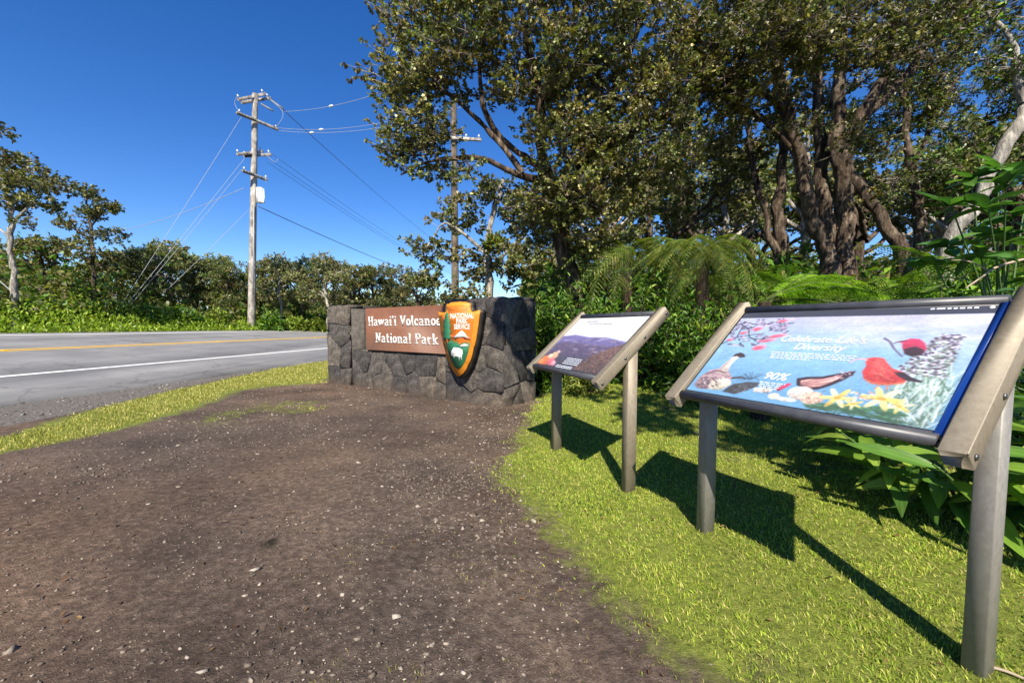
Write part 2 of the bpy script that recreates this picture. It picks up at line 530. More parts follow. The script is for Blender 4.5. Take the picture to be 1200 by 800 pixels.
c = mixc(nt, mr.outputs[0], c, (.17, .125, .092))
nt.links.new(c, b.inputs['Base Color'])
hm = nt.nodes.new('ShaderNodeMath'); hm.operation = 'MULTIPLY_ADD'; nt.links.new(n4.outputs['Fac'], hm.inputs[0]); hm.inputs[1].default_value = .6; nt.links.new(n1.outputs['Fac'], hm.inputs[2])
pv = nt.nodes.new('ShaderNodeTexVoronoi'); pv.inputs['Scale'].default_value = 48; tcv = nt.nodes.new('ShaderNodeTexCoord'); nt.links.new(tcv.outputs['Object'], pv.inputs['Vector'])
pr_ = nt.nodes.new('ShaderNodeMapRange'); pr_.inputs['From Max'].default_value = .4; pr_.inputs['To Max'].default_value = .35; nt.links.new(pv.outputs['Distance'], pr_.inputs['Value'])
ha = nt.nodes.new('ShaderNodeMath'); ha.operation = 'ADD'; nt.links.new(hm.outputs[0], ha.inputs[0]); nt.links.new(pr_.outputs[0], ha.inputs[1])
bump(nt, b, ha.outputs[0], 1.0, .06)
M_PLATE, nt, b = new_mat('brown_sign_board')
n1 = noise_node(nt, 2.5, 5, .6); n2 = noise_node(nt, 40, 4, .6)
r1 = ramp(nt, n1.outputs['Fac'], [(.3, (.125, .045, .021)), (.7, (.165, .066, .033))])
r2 = ramp(nt, n2.outputs['Fac'], [(.35, (.88, .88, .88)), (.65, (1.1, 1.1, 1.1))])
nt.links.new(mixc(nt, 1.0, r1.outputs[0], r2.outputs[0], 'MULTIPLY'), b.inputs['Base Color']); b.inputs['Roughness'].default_value = .6


def flat_mat(name, col, rough=.6):
    m, nt, b = new_mat(name)
    n = noise_node(nt, 18, 4, .6)
    r = ramp(nt, n.outputs['Fac'], [(.3, tuple(v * .85 for v in col)), (.7, tuple(min(1, v * 1.1) for v in col))])
    nt.links.new(r.outputs[0], b.inputs['Base Color']); b.inputs['Roughness'].default_value = rough
    return m


M_WHITE = flat_mat('white_paint', (.78, .76, .72))
M_ORANGE = flat_mat('orange_paint', (.62, .22, .012))
M_RUST = flat_mat('rust_red_paint', (.42, .10, .018))
M_GREEN = flat_mat('green_paint', (.02, .14, .065))
M_BLACK = flat_mat('near_black_paint', (.014, .012, .011))
M_POLE = bark_mat('weathered_pole_wood', (.16, .14, .12), (.31, .28, .25), (.46, .43, .39), 6)
M_POLE2 = bark_mat('brown_pole_wood', (.07, .052, .036), (.135, .105, .078), (.21, .17, .13), 6)
M_ARMWOOD = bark_mat('crossarm_wood', (.13, .115, .10), (.28, .255, .23), (.44, .41, .38), 6)
M_PORC = flat_mat('porcelain', (.62, .62, .62), .25)
M_BOX = flat_mat('white_enamel', (.72, .74, .76), .4)
M_WIRE = flat_mat('wire_metal', (.16, .17, .18), .5)
M_GUY = flat_mat('guy_strand', (.30, .32, .34), .5)
M_DARKWIRE = flat_mat('dark_cable', (.06, .065, .075), .6)
M_TWIG = flat_mat('dead_wood', (.36, .28, .20), .85)
M_STEM = flat_mat('green_stem', (.07, .13, .03), .5)

# ------------------------------------------------------------------ ground
LAWN = np.array([(.276, 5.4), (.02, 3.83), (-.09, 3.05), (.18, 2.21), (.35, 1.71), (.48, 1.47), (.59, 1.25), (.7, .6), (3.6, .6), (3.4, 2.3), (3.6, 3.5), (3.7, 5), (2.8, 6.6), (1.5, 7.2), (.6, 7.2), (.45, 6.2)])


def G(px, py, z=0.0):
    r = ray(px, py); k = (z - CAM_H) / r[2]
    return r[0] * k, r[1] * k


VERGE = np.array([G(*p) for p in [(-300, 600), (0, 513), (100, 482), (170, 464), (250, 446), (330, 430)]] + [(-6.2, 12.0), (-5.6, 16), (-4.5, 24), (-1.5, 24), (-2.5, 13), (-3.9, 9.0)] + [G(*p) for p in [(375, 449), (320, 452), (285, 457), (230, 479), (150, 501), (80, 516), (0, 532), (-300, 640)]])
PATCH = np.array([G(*p) for p in [(205, 492), (260, 478), (330, 468), (385, 466), (398, 476), (370, 488), (300, 487), (260, 503), (215, 506)]])


def inside(P, x, y):
    x = np.asarray(x, float); y = np.asarray(y, float); r = np.zeros(x.shape, bool)
    j = len(P) - 1
    for i in range(len(P)):
        (xi, yi), (xj, yj) = P[i], P[j]
        c = ((yi > y) != (yj > y)) & (x < (xj - xi) * (y - yi) / ((yj - yi) if yj != yi else 1e-9) + xi)
        r ^= c; j = i
    return r


def poly_dist(P, x, y):
    """signed distance, positive inside"""
    x = np.asarray(x, float); y = np.asarray(y, float); d = np.full(x.shape, 1e9)
    for i in range(len(P)):
        a = P[i - 1]; b_ = P[i]; e = b_ - a; l2 = e @ e
        t = np.clip(((x - a[0]) * e[0] + (y - a[1]) * e[1]) / max(l2, 1e-9), 0, 1)
        d = np.minimum(d, np.hypot(x - a[0] - t * e[0], y - a[1] - t * e[1]))
    return np.where(inside(P, x, y), d, -d)


def lawn_amount(x, y):
    return np.clip(.5 + poly_dist(LAWN, x, y) / .5, 0, 1)


def verge_amount(x, y):
    return np.clip(.5 + poly_dist(VERGE, x, y) / (.25 + .04 * np.hypot(x, y)), 0, 1)


def patch_amount(x, y):
    return .44 * np.clip(.5 + poly_dist(PATCH, x, y) / .6, 0, 1)


ang = np.concatenate([np.linspace(-58, 58, 320), np.linspace(62, 298, 40)]) * math.pi / 180
rad = [.35]
while rad[-1] < 900: rad.append(rad[-1] * 1.026 + .004)
rad = np.array(rad)
RR, AA = np.meshgrid(rad, ang, indexing='ij')
gx, gy = RR * np.sin(AA), RR * np.cos(AA)
gzz = gz(gx, gy) + .012 * (fbm(gx * 4, gy * 4, 21) - .5) + .006 * (fbm(gx * 14, gy * 14, 22) - .5) * (RR < 12)
V = np.stack([gx, gy, gzz], -1).reshape(-1, 3)
V = np.vstack([V, [[0, 0, 0]]])
nr, na = RR.shape
i = np.arange(nr - 1)[:, None] * na; j = np.arange(na)[None]; j2 = (j + 1) % na
Q = np.stack([i + j, i + na + j, i + na + j2, i + j2], -1).reshape(-1, 4)
T = np.stack([np.full(na, nr * na), np.arange(na), (np.arange(na) + 1) % na], -1)
nn_ = road_n(gx, gy)
zl = np.maximum(np.maximum(lawn_amount(gx, gy) * (1 - .45 * sstep(fbm(gx * 1.6, gy * 1.6, 83), .56, .70)), verge_amount(gx, gy) * .95), patch_amount(gx, gy))
zg = sstep(nn_, 5.7, 6.3) * (1 - sstep(nn_, 17.2, 17.8)) * (1 - np.clip(verge_amount(gx, gy), 0, 1))
far = sstep(nn_, 17.3, 17.9)
zl = np.maximum(zl, far * .9)
FOREST_Y = np.array([(3.6, -6), (3.2, 2.0), (3.5, 3.5), (3.5, 5), (2.6, 6.4), (1.4, 7.0), (.55, 7.0), (.5, 8.2), (-1.0, 12), (-.8, 60), (90, 60), (90, -6)])
zf = np.clip(.5 + poly_dist(FOREST_Y, gx, gy) / .8, 0, 1)
st = np.zeros_like(gx)
for (px, py, rx, ry) in ((318, 634, .075, .10), (545, 553, .06, .10)):
    sx, sy = G(px, py); st = np.maximum(st, np.exp(-(((gx - sx) / rx) ** 2 + ((gy - sy) / ry) ** 2)))
colr = np.stack([zl, zg, np.maximum(zf, st * .62)], -1).reshape(-1, 3)
colr = np.vstack([colr, [[0, 0, 0]]])
tag(obj('ground', build_mesh('ground', V, [Q, T], M_GROUND, colr, True)), kind='structure')

# ------------------------------------------------------------------ road with markings
N0, N1 = 7.69, 17.3


def road_z(n): return .05 + .086 * (n - 7.69)


def strip(s0, s1, na_, nb_, dz, ds=.4, jag=0.0, seed=1, thick=0.0):
    s = np.arange(s0, s1 + ds, ds)
    a = na_ + jag * (fbm(s * .45, s * 0 + .3, seed) - .5) * 2.2 + jag * .5 * (fbm(s * 2.1, s * 0 + .7, seed + 4) - .5)
    rows = [(a, road_z(a) + dz)]
    for t in np.linspace(.12, 1, 5) if jag else (1.0,):
        n_ = a + (nb_ - a) * t; rows.append((n_, road_z(n_) + dz))
    if thick: rows = [(a - .03, road_z(a) - thick)] + rows
    V = np.stack([np.stack([s * RD[0] + n_ * RN[0], s * RD[1] + n_ * RN[1], z_], -1) for n_, z_ in rows])
    k, m = V.shape[:2]
    i = np.arange(k - 1)[:, None] * m; j = np.arange(m - 1)[None]
    return V.reshape(-1, 3), np.stack([i + j, i + m + j, i + m + j + 1, i + j + 1], -1).reshape(-1, 4)[:, ::-1]


V, Q = strip(-70, 134, N0, N1, 0, .12, .26, 3, .07)
road = tag(obj('road', build_mesh('road', V, [Q], M_ASPHALT)), kind='structure')
for nm, a, w, mt in (('white_edge_line', 9.6, .13, M_WLINE), ('white_edge_line', 16.6, .13, M_WLINE), ('yellow_centre_line', 12.97, .11, M_YLINE), ('yellow_centre_line', 13.22, .11, M_YLINE)):
    V, Q = strip(-70, 134, a, a + w, .004, 1.0)
    obj(nm, build_mesh(nm, V, [Q], mt), road)
s_ = -10.0
mk = MB().box((-.05, -.05, 0), (.05, .05, .02), .008).mesh('reflector', M_YLINE)
while s_ < 60:
    p = RD * s_ + RN * 13.14
    obj('reflector', mk, road, (p[0], p[1], road_z(13.14) + .001)); s_ += 6

# ------------------------------------------------------------------ stone entrance wall
WA = np.array([-3.6, 8.16, 0.0]); WB = np.array([-.11, 5.47, 0.0])
WL = float(np.linalg.norm(WB - WA)); WYAW = math.atan2(WB[1] - WA[1], WB[0] - WA[0])
wall = thing('stone_sign_wall', 'low lava rock entrance wall with two pillars standing between the dirt and the road', 'stone wall', tuple(WA), WYAW)
X3, Y3, Z3 = np.eye(3)
DEP = .74
core = MB()
core.box((.03, .03, -.2), (.75, DEP - .03, 1.44))                 # left pillar
core.box((3.31, .03, -.2), (WL - .03, DEP - .03, 1.44))           # right pillar
core.box((.75, .10, -.2), (3.31, DEP - .05, .63))                 # plinth
core.box((.75, .34, .63), (3.31, DEP - .10, 1.33))                # recessed back
core.build('mortar_core', M_MORTAR, wall)


def clip_poly(P, a, n):
    out = []
    for k in range(len(P)):
        p, q = P[k - 1], P[k]; dp, dq = (p - a) @ n, (q - a) @ n
        if dp <= 0: out.append(p)
        if dp * dq < 0: out.append(p + (q - p) * dp / (dp - dq))
    return out


def cells(w, h, sx, sy, rs, jit=.36):
    nx, ny = max(1, round(w / sx)), max(1, round(h / sy)); S = []
    for r_ in range(ny):
        m = max(1, nx + rs.integers(-1, 2))
        for c_ in range(m):
            S.append(((c_ + .5 + rs.uniform(-jit, jit) + (.25 if r_ % 2 else -.1)) * w / m, (r_ + .5 + rs.uniform(-jit, jit) * .8) * h / ny))
    S = np.clip(np.array(S), .02, [w - .02, h - .02]); out = []
    for a_ in range(len(S)):
        P = [np.array(p, float) for p in ((0, 0), (w, 0), (w, h), (0, h))]
        for b_ in range(len(S)):
            if a_ == b_: continue
            n_ = S[b_] - S[a_]
            P = clip_poly(P, (S[a_] + S[b_]) / 2, n_)
            if len(P) < 3: break
        if len(P) >= 3:
            P = np.array(P)
            # drop slivers and tiny edges
            K = [P[k] for k in range(len(P)) if np.linalg.norm(P[k] - P[k - 1]) > .025]
            if len(K) >= 3: out.append(np.array(K))
    return out


def lay_stones(o, ux, uy, nn, w, h, sx, sy, seed, d0=.028, d1=.042, gap=.003):
    rs = np.random.default_rng(seed); o = np.array(o, float)
    for P in cells(w, h, sx, sy, rs):
        c = P.mean(0); d = P - c; l = np.linalg.norm(d, axis=1, keepdims=True)
        P = c + d * np.clip(1 - gap / np.maximum(l, .01), .5, 1)
        # roughen the outline with mid points
        Q = []
        for k in range(len(P)):
            a_, b_ = P[k], P[(k + 1) % len(P)]; Q.append(a_)
            if np.linalg.norm(b_ - a_) > .12:
                m = (a_ + b_) / 2; t = (b_ - a_); m = m + np.array([-t[1], t[0]]) / np.linalg.norm(t) * rs.uniform(-.002, .010); Q.append(m)
        P = np.array(Q)
        lc = o + c[0] * ux + c[1] * uy
        mb = MB(); mb.prism(P - c, np.zeros(3), ux, uy, nn, rs.uniform(d0, d1), .009, -.02)
        # tilt the face a little
        Vs = mb.V[0]; k = len(P); tl = rs.uniform(-.06, .06, 2)
        top = slice(2 * k, 3 * k)
        Vs[top] += nn * ((Vs[top] @ ux) * tl[0] + (Vs[top] @ uy) * tl[1])[:, None] + nn * rs.uniform(-.004, .004, (k, 1))
        mb.build('stone', M_ROCK, wall, loc=tuple(lc))


lay_stones((0, .03, -.06), X3, Z3, -Y3, .76, 1.52, .36, .34, 1)
lay_stones((3.30, .03, -.10), X3, Z3, -Y3, WL - 3.30, 1.56, .34, .33, 2)
lay_stones((.77, .10, -.08), X3, Z3, -Y3, 2.52, .72, .34, .30, 3)
lay_stones((.77, .34, .66), X3, Z3, -Y3, 2.52, .68, .26, .26, 4)
lay_stones((WL - .03, .005, -.06), Y3, Z3, X3, DEP - .01, 1.50, .32, .34, 5)
lay_stones((.03, DEP - .005, -.06), -Y3, Z3, -X3, DEP - .01, 1.50, .34, .36, 6)
lay_stones((.0, 0.0, 1.44), X3, Y3, Z3, .76, DEP, .38, .40, 7, .02, .04)
lay_stones((3.30, 0.0, 1.44), X3, Y3, Z3, WL - 3.30, DEP, .38, .40, 8, .02, .04)
lay_stones((.77, .345, 1.33), X3, Y3, Z3, 2.52, DEP - .43, .4, .4, 9, .02, .035)
lay_stones((.77, .075, .63), X3, Y3, Z3, 2.52, .26, .42, .26, 10, .015, .03)

# ---- routed slab-serif letters (cap height 1)
TH, TN = .15, .075


def arc(cx, cy, rx, ry, a0, a1, n=10):
    a = np.radians(np.linspace(a0, a1, n)); return [(cx + rx * math.cos(t), cy + ry * math.sin(t)) for t in a]


def glyph(ch):
    """list of (polyline, thickness), advance"""
    S = []
    def s(p, t=TH): S.append((p, t))
    def serif(x, y, w=.34): S.append(([(x - w / 2, y), (x + w / 2, y)], TN))
    b_, t_ = .055, .945; xh = .66
    if ch == 'H':
        s([(.17, 0), (.17, 1)]); s([(.67, 0), (.67, 1)]); s([(.17, .5), (.67, .5)], TN)
        for x in (.17, .67):
            serif(x, b_); serif(x, t_)
        return S, .86
    if ch == 'V':
        s([(.12, 1), (.40, .03)]); s([(.68, 1), (.42, .03)], TN + .02); serif(.12, t_); serif(.67, t_, .28); return S, .80
    if ch == 'N':
        s([(.17, 0), (.17, 1)], TN + .02); s([(.17, 1), (.66, 0)]); s([(.68, 0), (.68, 1)], TN + .02); serif(.14, b_); serif(.12, t_, .26); serif(.68, t_); return S, .86
    if ch == 'P':
        s([(.17, 0), (.17, 1)]); s([(.17, t_)] + arc(.40, .72, .24, .225, 90, -90) + [(.17, .495)], TN + .03); serif(.19, b_, .40); serif(.10, t_, .2); return S, .74
    if ch == 'a':
        s(arc(.27, .46, .20, .155, 160, 0, 8) + [(.47, .1)], TN + .05); s(arc(.28, .20, .19, .16, 60, 360, 12), TN + .02); serif(.53, b_, .18); return S, .66
    if ch == 'w':
        s([(.10, xh), (.26, .03)], TH - .02); s([(.44, xh), (.28, .03)], TN); s([(.44, xh), (.60, .03)], TH - .02); s([(.78, xh), (.62, .03)], TN)
        serif(.10, xh - .05, .24); serif(.44, xh - .05, .24); serif(.78, xh - .05, .24); return S, .90
    if ch == 'i':
        s([(.17, 0), (.17, xh)]); serif(.17, b_); serif(.10, xh - .05, .2); s(arc(.17, .88, .045, .045, 0, 360, 9), .11); return S, .36
    if ch == "'":
        s([(.10, 1), (.07, .72)], .13); return S, .20
    if ch == 'o':
        s(arc(.29, .33, .215, .27, 0, 360, 18), .16); return S, .59
    if ch == 'l':
        s([(.17, 0), (.17, 1)]); serif(.17, b_); serif(.10, t_, .2); return S, .36
    if ch == 'c':
        s(arc(.30, .33, .21, .27, 45, 320, 14), .16); s(arc(.44, .50, .04, .04, 0, 360, 8), .1); return S, .56
    if ch == 'n':
        s([(.17, 0), (.17, xh)]); s([(.19, .46)] + arc(.38, .42, .16, .19, 150, 0, 8) + [(.54, 0)], TH - .03); serif(.17, b_, .32); serif(.55, b_, .32); serif(.10, xh - .05, .2); return S, .74
    if ch == 'e':
        s(arc(.29, .33, .215, .27, 0, 315, 16), .15); s([(.09, .34), (.50, .34)], TN); return S, .58
    if ch == 's':
        s(arc(.25, .48, .145, .125, 30, 270, 9) + arc(.25, .19, .165, .145, 80, -160, 9), .14); return S, .50
    if ch == 't':
        s([(.20, .92), (.20, .2)] + arc(.32, .18, .12, .13, 180, 330, 6), TH - .02); s([(.04, xh - .05), (.40, xh - .05)], TN); return S, .48
    if ch == 'r':
        s([(.17, 0), (.17, xh)]); s([(.19, .42)] + arc(.36, .44, .13, .15, 150, 50, 6), TN + .03); s(arc(.43, .54, .03, .03, 0, 360, 8), .10); serif(.18, b_, .34); serif(.10, xh - .05, .2); return S, .54
    if ch == 'k':
        s([(.17, 0), (.17, 1)]); s([(.24, .28), (.55, xh - .04)], TN + .02); s([(.30, .36), (.58, .04)], TH - .03); serif(.17, b_, .32); serif(.60, b_, .26); serif(.54, xh - .05, .24); serif(.10, t_, .2); return S, .74
    return S, .40


def stroke_quads(poly, t):
    P = np.array(poly, float)
    T = np.gradient(P, axis=0); T /= np.maximum(np.linalg.norm(T, axis=1, keepdims=True), 1e-9)
    N = np.stack([-T[:, 1], T[:, 0]], -1) * t / 2
    return P + N, P - N


def lettering(text, x0, z0, cap, width, y, parent, mat):
    """text laid in the x-z plane facing -y, from x0 and stretched to a width"""
    xs = 0; items = []
    for ch in text:
        S, adv = glyph(ch); items.append((xs, S)); xs += adv + .06
    sx = width / xs; lay = 0
    for ox, S in items:
        if not S: continue
        mb = MB()
        for poly, t in S:
            A, B = stroke_quads(poly, t); k = len(A); lay = (lay + 1) % 12
            f = lambda Q, yy: np.stack([x0 + (Q[:, 0] + ox) * sx, np.full(k, yy), z0 + Q[:, 1] * cap], -1)
            yy = y - .006 - .0003 * lay
            V = np.vstack([f(A, yy), f(B, yy), f(A, y), f(B, y)])
            Fs = [(q, q + 1, k + q + 1, k + q) for q in range(k - 1)]
            Fs += [(q, 2 * k + q, 2 * k + q + 1, q + 1) for q in range(k - 1)] + [(k + q, k + q + 1, 3 * k + q + 1, 3 * k + q) for q in range(k - 1)]
            Fs += [(0, k, 3 * k, 2 * k), (k - 1, 3 * k - 1, 4 * k - 1, 2 * k - 1)]
            mb.add(V, Fs)
        mb.build('letter', mat, parent)


board = thing('name_board', 'brown board with white raised park name mounted in the stone wall', 'sign board', tuple(WA), WYAW)
mb = MB().box((1.26, .02, .665), (3.27, .085, 1.395), .006)
mb.build('board', M_PLATE, board)
for x in (1.6, 2.9): MB().box((x - .03, .085, .9), (x + .03, .30, 1.2)).build('bracket', M_BLACK, board)
lettering("Hawai'i Volcanoes", 1.345, 1.088, .162, 1.97, .02, board, M_WHITE)
lettering("National Park", 1.55, .805, .162, 1.60, .02, board, M_WHITE)

# ---- arrowhead emblem
AY = -.10
emb = thing('arrowhead_emblem', 'tall orange arrowhead park emblem with white bison fixed to the right pillar', 'emblem', tuple(WA), WYAW)
AC, AB, AH, AW = 3.72, .355, 1.075, .83        # centre u, tip height, height, width
half = [(0, 0), (.10, .035), (.20, .12), (.30, .27), (.385, .44), (.44, .60), (.475, .76), (.50, .875), (.40, .862), (.33, .858), (.295, .88), (.285, .93), (.275, .975), (.17, .99), (0, 1.0)]
rs = np.random.default_rng(4)
outl = [(x, z) for x, z in half] + [(-x, z) for x, z in half[-2:0:-1]]


def dense(poly, step=.035, amp=.007):
    out = []
    for k in range(len(poly)):
        a_, b_ = np.array(poly[k], float), np.array(poly[(k + 1) % len(poly)], float); m = max(1, int(np.linalg.norm(b_ - a_) / step))
        for q in range(m): out.append(a_ + (b_ - a_) * q / m + rs.uniform(-amp, amp, 2))
    return np.array(out)


oo = np.array([AC, AY, AB])
AX = X3 * AW; AZ = Z3 * AH
big = dense(outl)


def ear_fill(mb, P2, y0, depth):
    """a thin slab from an outline in arrowhead units, fan from the centre line"""
    from mathutils.geometry import tessellate_polygon
    P2 = np.asarray(P2, float); k = len(P2)
    tr = tessellate_polygon([[Vector((p[0] * AW, p[1] * AH, 0)) for p in P2]])
    A = np.stack([AC + P2[:, 0] * AW, np.full(k, y0 - depth), AB + P2[:, 1] * AH], -1); B = A.copy(); B[:, 1] = y0
    Fs = [tuple(t) for t in tr] + [tuple(k + i for i in t)[::-1] for t in tr] + [(i, k + i, k + (i + 1) % k, (i + 1) % k) for i in range(k)]
    mb.add(np.vstack([A, B]), Fs)
    return mb


ear_fill(MB(), big * [1.0, 1.0], -.035, .085).build('backing', M_BLACK, emb)
sm = dense([(x * .95, .03 + z * .955) for x, z in outl], .04, .006)
ear_fill(MB(), sm, -.120, .03).build('border', M_ORANGE, emb)
M_INNER = flat_mat('burnt_orange_paint', (.60, .155, .012))
inner = [(x * .76, .115 + z * .83) for x, z in half]; inner = inner + [(-x, z) for x, z in inner[-2:0:-1]]
ear_fill(MB(), inner, -.150, .004).build('field', M_INNER, emb)
# green ground with grass teeth
gz0 = [(0, .125), (.08, .15), (.16, .225), (.235, .345), (.275, .45)]
teeth = [(.275, .45), (.25, .475), (.22, .45), (.19, .485), (.15, .455), (.10, .47), (.07, .44), (.02, .445), (-.02, .485), (-.05, .45), (-.09, .50), (-.12, .465), (-.16, .50), (-.20, .46), (-.24, .48), (-.275, .45)]
ear_fill(MB(), gz0[:-1] + teeth + [(-x, z) for x, z in gz0[-2:0:-1]], -.154, .004).build('green_field', M_GREEN, emb)
ear_fill(MB(), [(-.28, .452), (-.17, .53), (-.05, .50), (.06, .56), (.16, .51), (.285, .50), (.30, .53), (.20, .555), (.09, .60), (-.04, .55), (-.14, .56), (-.29, .58)], -.1545, .003).build('red_hills', M_RUST, emb)
ear_fill(MB(), [(-.10, .525), (-.03, .56), (.03, .59), (.075, .612), (.10, .622), (.135, .60), (.18, .575), (.245, .52), (.20, .53), (.175, .545), (.15, .525), (.115, .55), (.085, .52), (.055, .545), (.02, .52), (-.02, .54), (-.06, .515)], -.1575, .003).build('white_mountain', M_WHITE, emb)
# sequoia
tr_ = []
zz = np.linspace(.50, .86, 11)
w_ = [.075, .095, .07, .10, .065, .095, .06, .075, .045, .05, .012]
tree2 = [(-.25 + w * (1 if 1 else 1), z) for w, z in zip(w_, zz)] + [(-.25 - w, z) for w, z in zip(w_[::-1], zz[::-1] - .012)]
ear_fill(MB(), tree2, -.1576, .004).build('green_tree', M_GREEN, emb)
ear_fill(MB(), [(-.262, .445), (-.238, .445), (-.243, .51), (-.257, .51)], -.158, .004).build('tree_trunk', M_RUST, emb)
ear_fill(MB(), [(.06, .40), (.12, .418), (.20, .423), (.245, .438), (.17, .452), (.10, .442), (.05, .425)], -.1575, .003).build('white_lake', M_WHITE, emb)
ear_fill(MB(), [(-.125, .30), (-.105, .295), (-.095, .265), (-.075, .265), (-.07, .29), (.02, .285), (.03, .24), (.05, .235), (.055, .285), (.075, .28), (.085, .245), (.10, .25), (.095, .30), (.115, .33), (.105, .375), (.05, .392), (-.03, .40), (-.085, .40), (-.12, .375), (-.15, .35), (-.155, .31), (-.14, .285)], -.158, .004).build('white_bison', M_WHITE, emb)


def text_mesh(body, size, mat, name='lettering', shear=0.0, offset=0.0, align='CENTER', spacing=1.0):
    cu = bpy.data.curves.new(name, 'FONT'); cu.body = body; cu.size = size; cu.shear = shear; cu.offset = offset
    cu.align_x = align; cu.resolution_u = 3; cu.space_character = spacing
    o = bpy.data.objects.new('tmp', cu); COL.objects.link(o)
    dg = bpy.context.evaluated_depsgraph_get()
    me = bpy.data.meshes.new_from_object(o.evaluated_get(dg))
    bpy.data.objects.remove(o); bpy.data.curves.remove(cu)
    me.name = name; me.materials.clear(); me.materials.append(mat)
    return me


for body, z, sz in (('NATIONAL', .745, .100), ('PARK', .677, .100), ('SERVICE', .609, .094)):
    me = text_mesh(body, sz, M_WHITE, 'emblem_lettering', 0, .0022, spacing=1.02)
    o = obj('emblem_lettering', me, emb, (AC + .098 * AW + .0, -.1585, AB + (z + .03) * AH))
    o.rotation_euler = (R(90), 0, 0); o.scale = (.86, 1, 1)

# ------------------------------------------------------------------ interpretive panels
TILT = R(42); CT, STI = math.cos(TILT), math.sin(TILT)
PW, PH = .914, .61


def srgb(c): c = np.asarray(c, float) / 255; return np.where(c <= .04045, c / 12.92, ((c + .055) / 1.055) ** 2.4)


class Print:
    """paints a flat print onto a fine grid: u to the right, v down, both 0..1"""
    def __init__(s, nx, ny):
        s.nx, s.ny = nx, ny
        s.U, s.Vv = np.meshgrid(np.linspace(0, 1, nx), np.linspace(0, 1, ny)); s.C = np.zeros((ny, nx, 3))
    def put(s, m, c):
        m = np.clip(m, 0, 1)[..., None]; s.C = s.C * (1 - m) + np.asarray(c, float) * m
    def poly(s, P, c, soft=.003, var=0.0, a=1.0, rag=0.0, seed=0):
        P = np.array(P, float)
        u = s.U; v = s.Vv
        if rag: u = u + rag * (fbm(u * 60, v * 40, seed) - .5); v = v + rag * 1.5 * (fbm(u * 60, v * 40, seed + 5) - .5)
        pad = .03 + rag
        x0, x1 = np.searchsorted(s.U[0], [P[:, 0].min() - pad, P[:, 0].max() + pad]); y0, y1 = np.searchsorted(s.Vv[:, 0], [P[:, 1].min() - pad, P[:, 1].max() + pad])
        if x1 <= x0 or y1 <= y0: return
        sl = (slice(y0, y1), slice(x0, x1))
        d = poly_dist(P, u[sl], v[sl]); m = np.zeros_like(s.U); m[sl] = np.clip(.5 + d / soft, 0, 1) * a
        col = np.asarray(c, float)
        if var:
            h_ = max(P[:, 1].max() - P[:, 1].min(), .02); g_ = np.clip((P[:, 1].mean() - s.Vv) / h_, -.6, .6)[..., None]
            col = col * (1 + var * 2.2 * (fbm(s.U * 110 + s.Vv * 30, s.Vv * 70, seed + 31)[..., None] - .5) + 1.6 * var * (fbm(s.U * 40 + s.Vv * 60, s.Vv * 150 - s.U * 60, seed + 77)[..., None] - .5) + .38 * g_)
        s.put(m, col)
    def blob(s, u, v, ru, rv, c, rot=0, **k):
        a = np.linspace(0, 2 * math.pi, 15)[:-1]; cr, sr = math.cos(rot), math.sin(rot)
        x, y = ru * np.cos(a), rv * np.sin(a) / 1.5
        s.poly(np.stack([u + x * cr - y * sr, v + (x * sr + y * cr) * 1.5], -1), c, **k)
    def line(s, P, w, c, **k):
        P = np.array(P, float)
        if len(P) > 2: P = smooth_path(P, 4 * len(P))
        Q = P * [1, 1 / 1.5]; T = np.gradient(Q, axis=0); T /= np.maximum(np.linalg.norm(T, axis=1, keepdims=True), 1e-9)
        ww = np.linspace(w, w * .6, len(P))[:, None] / 2; N = np.stack([-T[:, 1], T[:, 0]], -1) * ww
        A = (Q + N) * [1, 1.5]; B = (Q - N) * [1, 1.5]
        s.poly(np.vstack([A, B[::-1]]), c, **k)
    def mesh(s, name, w, h):
        """grid in the local tilted plane: x across, y down-slope"""
        x = (s.U - .5) * w; y = (.5 - s.Vv) * h
        K = np.pad(s.C, ((1, 1), (1, 1), (0, 0)), 'edge'); K = (K[:-2] + 2 * K[1:-1] + K[2:]) / 4; K = (K[:, :-2] + 2 * K[:, 1:-1] + K[:, 2:]) / 4
        gg = 1 + .16 * (fbm(s.U * 130, s.Vv * 90, 5) - .5) + .14 * (fbm(s.U * 17, s.Vv * 12, 6) - .5) + .10 * (fbm(s.U * 45 + s.Vv * 30, s.Vv * 60, 7) - .5)
        lum = K.mean(-1, keepdims=True); s.C = np.clip((lum + (K - lum) * .86) * gg[..., None], 0, 255)
        V = np.stack([x, y, np.zeros_like(x)], -1).reshape(-1, 3)
        i = np.arange(s.ny - 1)[:, None] * s.nx; j = np.arange(s.nx - 1)[None]
        Q = np.stack([i + j, i + s.nx + j, i + s.nx + j + 1, i + j + 1], -1).reshape(-1, 4)
        return build_mesh(name, V, [Q], M_TINT, np.clip(srgb(s.C) * .72 + .03, 0, .95).reshape(-1, 3), True)


